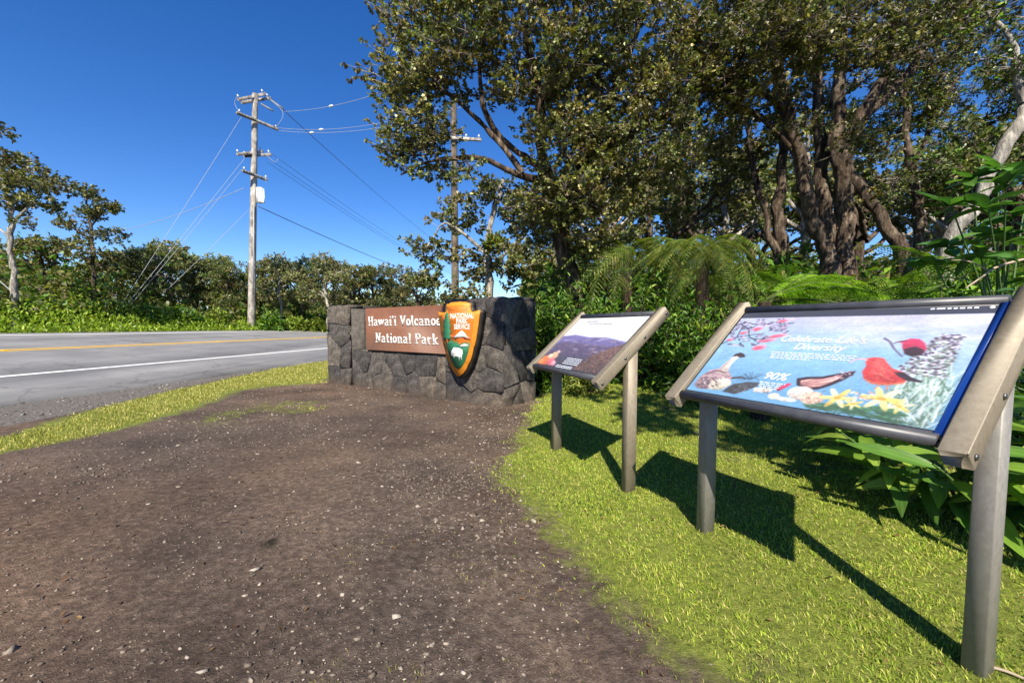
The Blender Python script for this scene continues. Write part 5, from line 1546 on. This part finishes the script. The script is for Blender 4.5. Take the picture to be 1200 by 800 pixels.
# ------------------------------------------------------------------ beyond the road
GL = 'trees across the road'
rs = np.random.default_rng(108)
base = np.array(gp(16, 15.0))
t = thing('ohia_tree', 'tall tree with pale trunk at the left picture edge across the road', 'tree', tuple(base), group=GL)
grow(t, [[(*base, .11)] + pl([(16, 325, 0.091), (12, 290, 0.084), (14, 255, 0.070), (5, 215, 0.049), (-5, 170, 0.028)], 15), pl([(14, 262, 0.042), (35, 240, 0.035), (50, 225, 0.021)], 15), pl([(12, 280, 0.035), (-20, 250, 0.028)], 15)],
     [bl(45, 215, 15, .7, .9, .38, 1.2), bl(20, 190, 15, .8, .9, .38, 1.1), bl(55, 240, 15, .35, .5, .25, .5), bl(10, 235, 15, .6, .7, .3, .8), bl(-25, 200, 15, .9, 1, .6, 1.2), bl(-20, 150, 15, .7, .8, .35, .8), bl(30, 262, 15, .25, .3, .12, .2)], 130, rs, sub=10, nleaf=7, L=.10, W=.08, spread=.36, origin=base, bark=M_BARKPALE, shape=LEAF4)
rs = np.random.default_rng(109)
base = np.array(gp(110, 20.0))
t = thing('ohia_tree', 'open layered tree rising above the treeline between the edge tree and the guy wires', 'tree', tuple(base), group=GL)
grow(t, [[(*base, .11)] + pl([(110, 330, 0.091), (108, 290, 0.077), (105, 250, 0.049), (100, 222, 0.028)], 20), pl([(107, 265, 0.035), (125, 245, 0.028), (135, 240, 0.014)], 20), pl([(108, 280, 0.035), (85, 268, 0.028), (72, 262, 0.014)], 20)],
     [bl(98, 225, 20, .55, .7, .28, .8), bl(130, 243, 20, .42, .5, .2, .6), bl(82, 262, 20, .55, .6, .25, .7), bl(110, 250, 20, .6, .6, .25, .6), bl(120, 275, 20, .8, .8, .4, 1.0), bl(80, 285, 20, .7, .8, .35, .8), bl(108, 300, 20, 1.1, 1, .5, 1.2)], 95, rs, sub=9, nleaf=8, L=.11, W=.085, spread=.40, origin=base, shape=LEAF4)

far_kinds = [template(211, 5.6, 0, 'dark round tree in the treeline at the far left', gpos(60, 22), GL, ncl=140, low=True), template(212, 5.6, 1, 'pale stemmed tree in the treeline just right of the utility pole', gpos(330, 27), GL, ncl=140, low=True),
             template(213, 5.6, 2, 'narrow leaved tree in the treeline beside the guy wires', gpos(180, 23), GL, 'koa_tree', ncl=150, low=True)]
for kk in far_kinds: kk.scale = (.9, .9, .9)
far = [(2, 20, 24, .8, 'first narrow leaved tree of the far treeline, behind the edge trunk'), (0, 140, 25, .90, 'dark tree of the far treeline behind the lower guy wires'), (1, 205, 25, 1.0, 'pale stemmed tree of the far treeline between guy wires and pole'),
       (0, 235, 28, .95, 'dark tree of the far treeline midway between guy wires and pole'), (2, 270, 26, .85, 'narrow leaved tree of the far treeline hugging the pole on its left'), (0, 305, 30, .95, 'dark tree of the far treeline right behind the pole'),
       (2, 355, 30, .98, 'narrow leaved tree of the far treeline above the road edge'), (1, 385, 27, .95, 'pale trunked tree of the far treeline above the left pillar'), (0, 415, 33, 1.0, 'dark tree of the far treeline above the left pillar'),
       (2, 440, 34, 1.0, 'narrow leaved tree of the far treeline above the name board'), (1, 465, 36, 1.1, 'pale stemmed tree of the far treeline above the name board'), (0, 490, 32, .9, 'last dark tree of the far treeline left of the brown pole'),
       (1, 105, 30, .9, 'pale stemmed tree behind the open layered tree'), (0, 0, 30, .95, 'dark tree behind the edge tree across the road'), (0, 175, 33, 1.0, 'farther dark tree behind the guy wires'), (2, 335, 38, 1.2, 'farther narrow leaved tree right of the pole'), (1, 255, 36, 1.2, 'farther pale stemmed tree left of the pole'), (2, 65, 33, .95, 'farther narrow leaved tree left of the open layered tree'), (0, 395, 42, 1.3, 'farther dark tree above the left pillar'), (1, -40, 24, 1.1, 'pale stemmed tree beyond the left picture edge')]
for q, (k, px, d, s_, lb) in enumerate(far):
    copy_thing(far_kinds[k], gpos(px, d), q * 1.7 + .4, s_, lb, GL)

# dense low growth under the far trees (one mass)
rs = np.random.default_rng(78)
n = 46000
nn = 19.6 + 22 * rs.uniform(0, 1, n) ** 1.7; ss = rs.uniform(-14, 60, n)
x = RD[0] * ss + RN[0] * nn; y = RD[1] * ss + RN[1] * nn
hh = (.6 + 1.3 * sstep(nn, 20, 26)) * (.7 + 2.9 * fbm(x * .5, y * .5, 15))
P = np.stack([x, y, gz(x, y) + hh * rs.uniform(0, 1, n) ** .6], -1)
V, Q = leaves(P, unit(rs.normal(0, 1, (n, 3)) + [0, -.3, .3]), .30 * rs.uniform(.6, 1.3, n), .17, rs, LEAF4)
tag(obj('undergrowth', build_mesh('undergrowth', V, [Q], M_SOFT, palette(n, 4, OLIVE + LUSH[:2], OLIVE_W + [.22, .18], rs))), 'shaded olive undergrowth beneath the treeline across the road', 'undergrowth', kind='stuff')
# sunlit weeds along the far road edge (one mass)
n = 60000
nn = 17.45 + 3.6 * rs.uniform(0, 1, n) ** 1.2; ss = rs.uniform(-12, 55, n)
x = RD[0] * ss + RN[0] * nn; y = RD[1] * ss + RN[1] * nn
hh = .10 + sstep(nn, 17.5, 19.6) * (.35 + 2.0 * np.maximum(0, fbm(ss * .45, nn * .9, 19) - .25))
P = np.stack([x, y, gz(x, y) + hh * rs.uniform(0, 1, n) ** .7], -1)
V, Q = leaves(P, unit(rs.normal(0, .7, (n, 3)) + [0, -.2, .6]), .17 * rs.uniform(.5, 1.4, n), .06, rs, LEAF4)
tag(obj('roadside_weeds', build_mesh('roadside_weeds', V, [Q], M_SOFT, palette(n, 4, [(.14, .23, .02), (.24, .33, .03), (.34, .40, .05), (.09, .14, .018)], [.3, .35, .2, .15], rs))), 'sunlit green weeds along the far edge of the road', 'weeds', kind='stuff')
GBW = 'bright bushes across the road'
for q, (px, d, h, r_, lb, yel) in enumerate([(95, 18.5, 2.4, .8, 'tall yellow green bush under the open layered tree', 1), (60, 17.5, 1.0, 1.0, 'low bright bush left of the guy wire anchors', 0), (30, 16.5, .9, .9, 'low bright bush under the edge tree', 0), (175, 20, 1.3, .9, 'bright bush right of the guy wire anchors', 1),
        (215, 21, 1.2, .9, 'bright leafy bush midway between guy wires and pole', 0), (255, 22.5, 1.1, .8, 'bright bush left of the pole foot', 1), (318, 24.5, 1.2, .8, 'bright bush right of the pole foot', 0), (345, 26, 1.0, .8, 'bright bush farther right of the pole foot', 1), (372, 27, .9, .7, 'round yellow bush just left of the stone wall', 1), (130, 19, 1.0, .8, 'weedy bush at the guy wire anchors', 0)]):
    bush(lb, px, d, h, r_, 1500, 40 + q, YEL + LUSH[2:] if yel else LUSH, [.2, .2, .2, .2, .2] if yel else LUSH_W, .22, .09, group=GBW)
for q, (px, d, lb) in enumerate([(45, 17, 'low fern left of the yellow green bush across the road'), (150, 19.5, 'fern between the guy wire anchors and the pole'), (80, 17.5, 'fern in front of the yellow green bush across the road')]):
    fern('fern', lb, gp(px, d), .5, 11, 1.3, FROND_B, 60 + q, GBW)

# ------------------------------------------------------------------ utility poles and wires
def wood_pole(t, h, r0, r1, mat, lean=(0, 0)):
    m = 16; z = np.linspace(-.3, h, m); P = np.stack([lean[0] * z / h, lean[1] * z / h, z], -1)
    MB().tube(P, np.linspace(r0, r1, m), 14).build('pole', mat, t, True)


D1 = 24.4
p1 = gp(295, D1)
H1 = at(299, 110, D1)[2] - p1[2]
pole1 = thing('utility_pole', 'tall weathered pole with stacked crossarms and a white box across the road', 'utility pole', p1, R(0), 'utility poles')
LX = at(299, 110, D1)[0] - p1[0]
wood_pole(pole1, H1, .21, .14, M_POLE, (LX, 0))
b1 = np.array(p1)


def loc1(px, py, dd=0.0): return at(px, py, D1 + dd) - b1


ARMS = [((279, 117, -.9), (311, 110, .5)), ((283, 120.5, -.4), (317, 115, .9)), ((277, 132, -.9), (326, 152, .6)), ((278, 181, -.9), (308, 177.5, .5)), ((286, 183, -.4), (318, 181, .9)), ((284, 200, -.8), (313, 211, .4))]
for (a_, b_) in ARMS:
    A, B = loc1(*a_), loc1(*b_); e = B - A; L_ = np.linalg.norm(e); c_ = (A + B) / 2
    o = MB().box((-L_ / 2, -.06, -.075), (L_ / 2, .06, .075), .012).build('crossarm', M_ARMWOOD, pole1)
    o.location = tuple(c_); o.rotation_euler = (0, -math.asin(e[2] / L_), math.atan2(e[1], e[0]))
    for f in (.06, .94):
        ins = MB(); zz_ = np.array([0, .05, .06, .09, .10, .13, .14, .17]); ins.tube(np.stack([0 * zz_, 0 * zz_, zz_], -1), [.02, .02, .05, .05, .03, .045, .03, .015], 10)
        ins.build('insulator', M_PORC, o, True, ((f - .5) * L_, 0, .075))
bx_ = loc1(305, 229, -.25)
box = MB().box((-.17, -.14, -.42), (.17, .14, .42), .03).build('equipment_box', M_BOX, pole1, loc=tuple(bx_))
MB().box((-.03, -.02, -.2), (.03, .18, .2), .005).build('bracket', M_GUY, box, loc=(-.15, .1, 0))
mb = MB(); mb.tube([tuple(loc1(297.5, 240, -.2)), tuple(loc1(297, 300, -.22)), tuple(loc1(296.5, 345, -.24))], .03, 8); mb.build('conduit', M_GUY, pole1, True)
for pts, r_ in (([(324, 148), (330, 140), (331, 130), (318, 118)], .011), ([(279, 130), (275, 120), (279, 112)], .011), ([(311, 181), (322, 190), (326, 186)], .011), ([(311, 208), (312, 214)], .011)):
    P = smooth_path(np.array([loc1(a_, b_, -.2) for a_, b_ in pts]), 10); mb = MB(); mb.tube(P, r_, 6); mb.build('jumper_wire', M_GUY, pole1, True)
for (x0, y0, x1, y1) in ((306, 122, 320, 130), (317, 117, 332, 128)):
    mb = MB(); mb.tube([tuple(loc1(x0, y0, -.1)), tuple(loc1(x1, y1, -.1))], .05, 8); mb.build('fuse_cutout', M_WIRE, pole1, True)
    
D2 = 21.0
p2 = gp(534, D2)
pole2 = thing('utility_pole', 'brown wooden pole rising behind the stone wall into the overhanging branches', 'utility pole', p2, 0, 'utility poles')
H2 = at(533, 112, D2)[2] - p2[2]
wood_pole(pole2, H2, .20, .14, M_POLE2, (at(531.5, 112, D2)[0] - p2[0], 0))
b2 = np.array(p2)
A, B = at(500, 160, D2 - .2) - b2, at(564, 164, D2 - .25) - b2
for dz in (0,):
    e = B - A; L_ = np.linalg.norm(e)
    o = MB().box((-L_ / 2, -.06, -.07), (L_ / 2, .06, .07), .012).build('crossarm', M_ARMWOOD, pole2, loc=tuple((A + B) / 2 + [0, 0, dz])); o.rotation_euler = (0, -math.asin(e[2] / L_), math.atan2(e[1], e[0]))
    if dz == 0:
        for f in (.05, .3, .72, .95):
            zz_ = np.array([0, .05, .06, .09, .10, .13, .14, .17]); MB().tube(np.stack([0 * zz_, 0 * zz_, zz_], -1), [.02, .02, .05, .05, .03, .045, .03, .015], 10).build('insulator', M_PORC, o, True, ((f - .5) * L_, 0, .07))
for k in range(10):
    zz_ = 3.5 + k * .55; MB().box((-.22 if k % 2 else .13, -.012, zz_), (-.13 if k % 2 else .22, .012, zz_ + .02)).build('climbing_step', M_WIRE, pole2)


def wire(name, label, A, B, sag, r_, mat, group):
    A, B = np.array(A), np.array(B); t = np.linspace(0, 1, 28)[:, None]; P = A + (B - A) * t; P[:, 2:] -= sag * 4 * t * (1 - t)
    mb = MB(); mb.tube(P - A, r_, 6)
    o = mb.build(name, mat, None, True, tuple(A)); return tag(o, label, 'wire', group)


GW, GG = 'overhead wires', 'guy wires of the pole'
NEXT = np.array([*(RD * 52), 0]) * 1.0
ends = lambda p, dx=0.0, dz=-.6: np.array(p) + NEXT + [dx, 0, dz]
for (px, py, dz, lb) in ((311, 110, -2.4, 'upper overhead wire running right from the top crossarm'), (317, 115, -2.4, 'second overhead wire running right from the top crossarm'), (318, 180, -1.6, 'upper wire running right from the middle crossarm'), (311, 183, -1.6, 'lower wire running right from the middle crossarm'), (313, 190, -1.4, 'lowest wire of the middle trio running right from the pole')):
    A = at(px, py, D1); wire('overhead_wire', lb, A, ends(A, 0, dz), .9, .010, M_DARKWIRE, GW)
A = at(303, 242, D1); wire('telephone_cable', 'single dark cable leaving the pole below the white box to the right', A, ends(A, 0, -.2), .7, .022, M_DARKWIRE, GW)
for (a_, b_, mid, lb) in (((331, 131), (532, 70), (394, 119), 'top feeder wire crossing towards the overhanging tree'), ((326, 150), (538, 118), (382, 143), 'middle feeder wire crossing towards the brown pole'), ((326, 153), (545, 124), (370, 154), 'low feeder wire crossing towards the brown pole')):
    A = at(*a_, D1); B = at(*b_, D2); o = wire('feeder_wire', lb, A, B, .55, .010, M_GUY, GW)
    f = (mid[0] - a_[0]) / (b_[0] - a_[0]); q = (B - A) * f; q[2] -= .55 * 4 * f * (1 - f)
    u_ = unit(B - A); mb = MB(); mb.tube([tuple(q - u_ * .16), tuple(q - u_ * .05), tuple(q + u_ * .05), tuple(q + u_ * .16)], [.02, .06, .06, .02], 10); mb.build('strain_insulator', M_PORC, o, True)
for (a_, b_, d_, lb) in (((283, 137), (141, 359), 19.3, 'upper guy wire slanting from the crossarm to the ground at the left'), ((283, 199), (149, 362), 19.5, 'lower guy wire slanting from the fourth crossarm to the ground'), ((291, 180), (145, 361), 19.4, 'middle guy wire slanting from the pole to the ground'), ((291, 246), (190, 345), 21.0, 'short faint guy wire slanting from below the white box')):
    wire('guy_wire', lb, at(*a_, D1), at(*b_, d_), .05, .009, M_GUY, GG)
wire('overhead_wire', 'faint distant wire leaving the pole to the left above the treeline', at(286, 220, D1), at(-60, 285, 26), 1.2, .014, M_GUY, GW)
wire('guy_wire', 'guy wire slanting down beside the edge tree trunk', at(-60, 275, 15.2), at(34, 359, 15.6), .03, .016, M_GUY, GG)

# ------------------------------------------------------------------ grass
def blades(x, y, h, w, rs, cols, wts, lean=.55):
    n = len(x); z = gz(x, y) - .004
    a = rs.uniform(0, 2 * math.pi, n); b_ = a + rs.normal(0, .6, n) + 1.57; ln = np.abs(rs.normal(0, lean, n)) * h
    sx, sy = np.cos(a) * w / 2, np.sin(a) * w / 2; tx, ty = np.cos(b_) * ln, np.sin(b_) * ln; hz = h * np.sqrt(np.maximum(.12, 1 - (ln / h) ** 2 * .6))
    V = np.stack([np.stack([x - sx, y - sy, z], -1), np.stack([x + sx, y + sy, z], -1), np.stack([x + sx * .7 + tx * .45, y + sy * .7 + ty * .45, z + hz * .65], -1), np.stack([x + tx, y + ty, z + hz], -1), np.stack([x - sx * .7 + tx * .45, y - sy * .7 + ty * .45, z + hz * .65], -1)], 1)
    k = (np.arange(n) * 5)[:, None]
    c = np.array(cols)[rs.choice(len(cols), n, p=np.array(wts) / sum(wts))] * (1 + rs.uniform(-.25, .25, (n, 1)))
    return V[:, [0, 1, 2, 3]].reshape(-1, 3), [(np.arange(n) * 4)[:, None] + [0, 1, 2, 3]], np.repeat(c, 4, 0)


GRASS = [(.17, .25, .024), (.28, .36, .04), (.40, .43, .065), (.45, .39, .13), (.12, .18, .02)]
rs = np.random.default_rng(500)


def scatter(n, x0, x1, y0, y1, fn):
    x = rs.uniform(x0, x1, n); y = rs.uniform(y0, y1, n); k = rs.uniform(0, 1, n) < fn(x, y); return x[k], y[k]


def lawn_density(x, y):
    a = lawn_amount(x, y) + 1.0 * (fbm(x * 2.2, y * 2.2, 41) - .5) + .7 * (fbm(x * 7, y * 7, 42, 2) - .37)
    d = np.hypot(x, y)
    return np.clip((a - .42) * 2.6, .012 * (lawn_amount(x, y) > 0), 1) * (1 - .35 * sstep(fbm(x * 1.6, y * 1.6, 83), .56, .70)) * np.clip(1.9 / d, .22, 1) * (.30 + 1.5 * np.clip(fbm(x * 5, y * 5, 44) - .22, 0, .5))


x, y = scatter(640000, -.5, 4.0, .9, 7.4, lawn_density)
d = np.hypot(x, y)
V, Fs, c = blades(x, y, rs.uniform(.006, .021, len(x)) * (1 + .13 * d), rs.uniform(.0022, .0042, len(x)) * (.75 + .28 * d), rs, GRASS, [.24, .28, .24, .16, .08], 1.0)
c = c * (1 + .45 * (np.repeat(fbm(x * 3, y * 3, 71), 4) - .5))[:, None]
tag(obj('lawn_grass', build_mesh('lawn_grass', V, Fs, M_GRASS, c)), 'short mown yellow green lawn around the two panels', 'grass', kind='stuff')
x, y = scatter(30000, -.3, 3.4, 1.0, 6.5, lambda x, y: lawn_density(x, y) * sstep(fbm(x * 1.9, y * 1.9, 91), .5, .62))
D = unit(np.stack([rs.normal(0, 1, len(x)), rs.normal(0, 1, len(x)), rs.uniform(.1, .5, len(x))], -1)); sc = rs.uniform(.008, .017, len(x))
V, Q = leaves(np.stack([x, y, gz(x, y) + rs.uniform(.004, .016, len(x))], -1), D, sc, sc * .8, rs, LEAF4)
tag(obj('lawn_weeds', build_mesh('lawn_weeds', V, [Q], M_SOFT, palette(len(x), 4, [(.10, .19, .03), (.15, .24, .04), (.07, .13, .03)], [.4, .3, .3], rs))), 'patches of small round leaved weeds in the lawn', 'weeds', kind='stuff')


def verge_density(x, y):
    a = np.maximum(verge_amount(x, y), 1.15 * patch_amount(x, y)) + 1.0 * (fbm(x * 2.0, y * 2.0, 51) - .5)
    return np.clip((a - .5) * 3.0, 0, 1) * np.clip(5.5 / np.hypot(x, y), .15, 1)


x, y = scatter(330000, -7.5, -.8, 2.6, 17, verge_density)
d = np.hypot(x, y)
V, Fs, c = blades(x, y, rs.uniform(.012, .035, len(x)) * (.9 + .05 * d), rs.uniform(.005, .010, len(x)) * (.5 + .14 * d), rs, [(.24, .245, .045), (.35, .335, .08), (.46, .39, .15), (.17, .175, .04)], [.3, .34, .22, .14], .9)
tag(obj('verge_grass', build_mesh('verge_grass', V, Fs, M_GRASS, c)), 'strip of yellowish grass between the road shoulder and the bare dirt', 'grass', kind='stuff')
print('verge blades', len(x))
# thin tufts on the bare dirt
tx, ty = [], []
for (px, py, rr_, n) in ((425, 640, .10, 160), (490, 632, .07, 110), (545, 650, .13, 220), (570, 655, .08, 110), (700, 650, .10, 200), (655, 690, .10, 180), (640, 560, .12, 200), (395, 790, .04, 60), (490, 785, .05, 80), (760, 770, .08, 160), (690, 760, .08, 90), (620, 610, .10, 140), (330, 475, .30, 260), (270, 495, .30, 240)):
    cx_, cy_ = G(px, py); kc = rs.integers(0, 9, n); ox = rs.normal(0, rr_, 9); oy = rs.normal(0, rr_, 9); tx.append(cx_ + ox[kc] + rs.normal(0, rr_ * .22, n)); ty.append(cy_ + oy[kc] + rs.normal(0, rr_ * .22, n))
x, y = np.concatenate(tx), np.concatenate(ty)
V, Fs, c = blades(x, y, rs.uniform(.005, .017, len(x)), rs.uniform(.002, .004, len(x)), rs, [(.16, .17, .03), (.27, .25, .06), (.36, .30, .12), (.11, .12, .025)], [.3, .3, .25, .15], 1.1)
tag(obj('grass_tufts', build_mesh('grass_tufts', V, Fs, M_GRASS, c)), 'thin dry grass tufts scattered over the bare dirt', 'grass', kind='stuff')

# ------------------------------------------------------------------ gravel on the dirt
ICO = np.array([(0, 0, 1), (.9, .1, .15), (.1, .95, -.1), (-.95, -.05, .1), (-.1, -.9, -.05), (.55, .5, .75), (-.5, -.45, .8), (0, 0, -1)])
ICOF = np.array([(0, 5, 2), (0, 1, 5), (1, 2, 5), (0, 2, 6), (2, 3, 6), (3, 4, 6), (4, 0, 6), (4, 1, 0), (7, 2, 1), (7, 3, 2), (7, 4, 3), (7, 1, 4)])


def stones(x, y, r_, rs, cols, wts, sink=.35, flat=.5):
    n = len(x); a = rs.uniform(0, 6.28, n); V = ICO[None] * rs.uniform(.7, 1.3, (n, 8, 1)) * np.stack([rs.uniform(.7, 1.3, n), rs.uniform(.5, .9, n), flat * rs.uniform(.5, 1.2, n)], -1)[:, None]
    ca, sa = np.cos(a)[:, None], np.sin(a)[:, None]; V = np.stack([V[..., 0] * ca - V[..., 1] * sa, V[..., 0] * sa + V[..., 1] * ca, V[..., 2]], -1) * r_[:, None, None]
    V[..., 0] += x[:, None]; V[..., 1] += y[:, None]; V[..., 2] += (gz(x, y) + r_ * flat * (1 - 2 * sink) * .6)[:, None]
    F_ = (ICOF[None] + (np.arange(n) * 8)[:, None, None]).reshape(-1, 3)
    c = np.array(cols)[rs.choice(len(cols), n, p=np.array(wts) / sum(wts))] * (1 + rs.uniform(-.2, .2, (n, 1)))
    return V.reshape(-1, 3), [F_], np.repeat(c, 8, 0)


PEB = [(.12, .096, .075), (.20, .162, .128), (.28, .232, .185), (.37, .315, .255), (.08, .064, .052)]


def dirt_density(x, y):
    d = np.hypot(x, y); band = np.exp(-((x + .15 - .12 * (y - 1.5)) / .75) ** 2) * .8 + .22
    pat = np.clip(fbm(x * 1.3, y * 1.3, 61) * 2.2 - .55, .05, 1)
    return band * pat * (1 - lawn_amount(x, y)) * (1 - verge_amount(x, y)) * (road_n(x, y) < 6.5) * np.clip(2.2 / d, .05, 1)


x, y = scatter(300000, -5.5, 1.0, 1.0, 8.0, dirt_density)
d = np.hypot(x, y); r_ = (.0019 + .0044 * rs.exponential(.5, len(x))) * (.85 + .16 * d); r_ = np.minimum(r_, .022)
V, Fs, c = stones(x, y, r_, rs, PEB, [.36, .34, .16, .04, .10], .42, .55)
tag(obj('gravel', build_mesh('gravel', V, Fs, M_STONE, c)), 'small pale gravel strewn over the bare brown dirt', 'gravel', kind='stuff')
print('gravel', len(x))
ss = rs.uniform(-8, 26, 6000); nn = rs.uniform(6.0, 7.75, 6000); x = RD[0] * ss + RN[0] * nn; y = RD[1] * ss + RN[1] * nn
k = verge_amount(x, y) < .6; x, y = x[k], y[k]
V, Fs, c = stones(x, y, .006 + .010 * rs.exponential(.6, len(x)), rs, [(.09, .08, .07), (.16, .145, .128), (.27, .25, .22)], [.35, .4, .25])
tag(obj('shoulder_gravel', build_mesh('shoulder_gravel', V, Fs, M_STONE, c)), 'loose grey rubble along the broken road edge', 'gravel', kind='stuff')
for (px, py, rr_, lb) in ((299, 667, .026, 'flat pale stone right of the dark smudge on the dirt'), (465, 720, .022, 'palest pair stone near the bottom middle of the dirt'), (415, 703, .016, 'small tan stone left of the bottom middle pair'), (237, 788, .020, 'flat grey stone at the bottom left of the dirt'), (543, 787, .017, 'tan stone at the bottom edge of the dirt'), (174, 372 + 218, .016, 'lone pale stone in the left part of the dirt')):
    cx_, cy_ = G(px, py); V, Fs, c = stones(np.array([0.0]), np.array([0.0]), np.array([rr_]), rs, [(.33, .29, .24)], [1], .3, .4)
    V = V + [0, 0, -gz(0, 0)]
    tag(obj('loose_stone', build_mesh('loose_stone', V, Fs, M_STONE, c), None, (cx_, cy_, float(gz(cx_, cy_)) + .002)), lb, 'stone', 'larger stones on the dirt')

# ------------------------------------------------------------------ small sticks
A = np.array([*G(1155, 783), .01]); B = np.array([*G(1215, 806), .012])
mb = MB(); mb.tube(smooth_path(np.array([A, (A + B) / 2 + [0, .006, .004], B]), 8), np.linspace(.006, .003, 8), 6)
tag(mb.build('fallen_stick', M_TWIG), 'bleached stick on the grass right of the near leg', 'stick')
rs = np.random.default_rng(9)
P = np.array([at(1215, 300, 3.5), at(1170, 312, 3.4), at(1150, 325, 3.4), at(1131, 338, 3.35)])
mb = MB(); mb.tube(smooth_path(P, 14), np.linspace(.012, .005, 14), 6)
mb.tube(smooth_path(np.array([at(1160, 318, 3.4), at(1135, 306, 3.4), at(1112, 305, 3.45)]), 8), np.linspace(.006, .003, 8), 6)
mb.tube(smooth_path(np.array([at(1180, 309, 3.42), at(1165, 295, 3.4), at(1140, 292, 3.4)]), 8), np.linspace(.006, .003, 8), 6)
tag(mb.build('dead_branch', M_TWIG), 'bare forked dead branch hanging above the right end of the bird panel', 'branch')

# fallen leaves on the dirt and lawn
rs = np.random.default_rng(900)
x = rs.uniform(-3.5, 3.3, 5200); y = rs.uniform(1.1, 7.5, 5200)
k = (rs.uniform(0, 1, len(x)) < .10 + .75 * sstep(x + .25 * y, 1.2, 4.0)) & (road_n(x, y) < 6); x, y = x[k], y[k]; n = len(x)
D = unit(np.stack([rs.normal(0, 1, n), rs.normal(0, 1, n), rs.normal(.05, .2, n)], -1)); sc = rs.uniform(.010, .030, n)
V, Q = leaves(np.stack([x, y, gz(x, y) + .006 + .012 * lawn_amount(x, y)], -1), D, sc, sc * .5, rs, LEAF6, 4.0)
tag(obj('leaf_litter', build_mesh('leaf_litter', V, [Q], M_SOFT, palette(n, 6, [(.10, .05, .022), (.17, .09, .04), (.24, .15, .06), (.06, .035, .02)], [.3, .3, .2, .2], rs))), 'scattered small brown fallen leaves on the grass and dirt', 'leaves', kind='stuff')
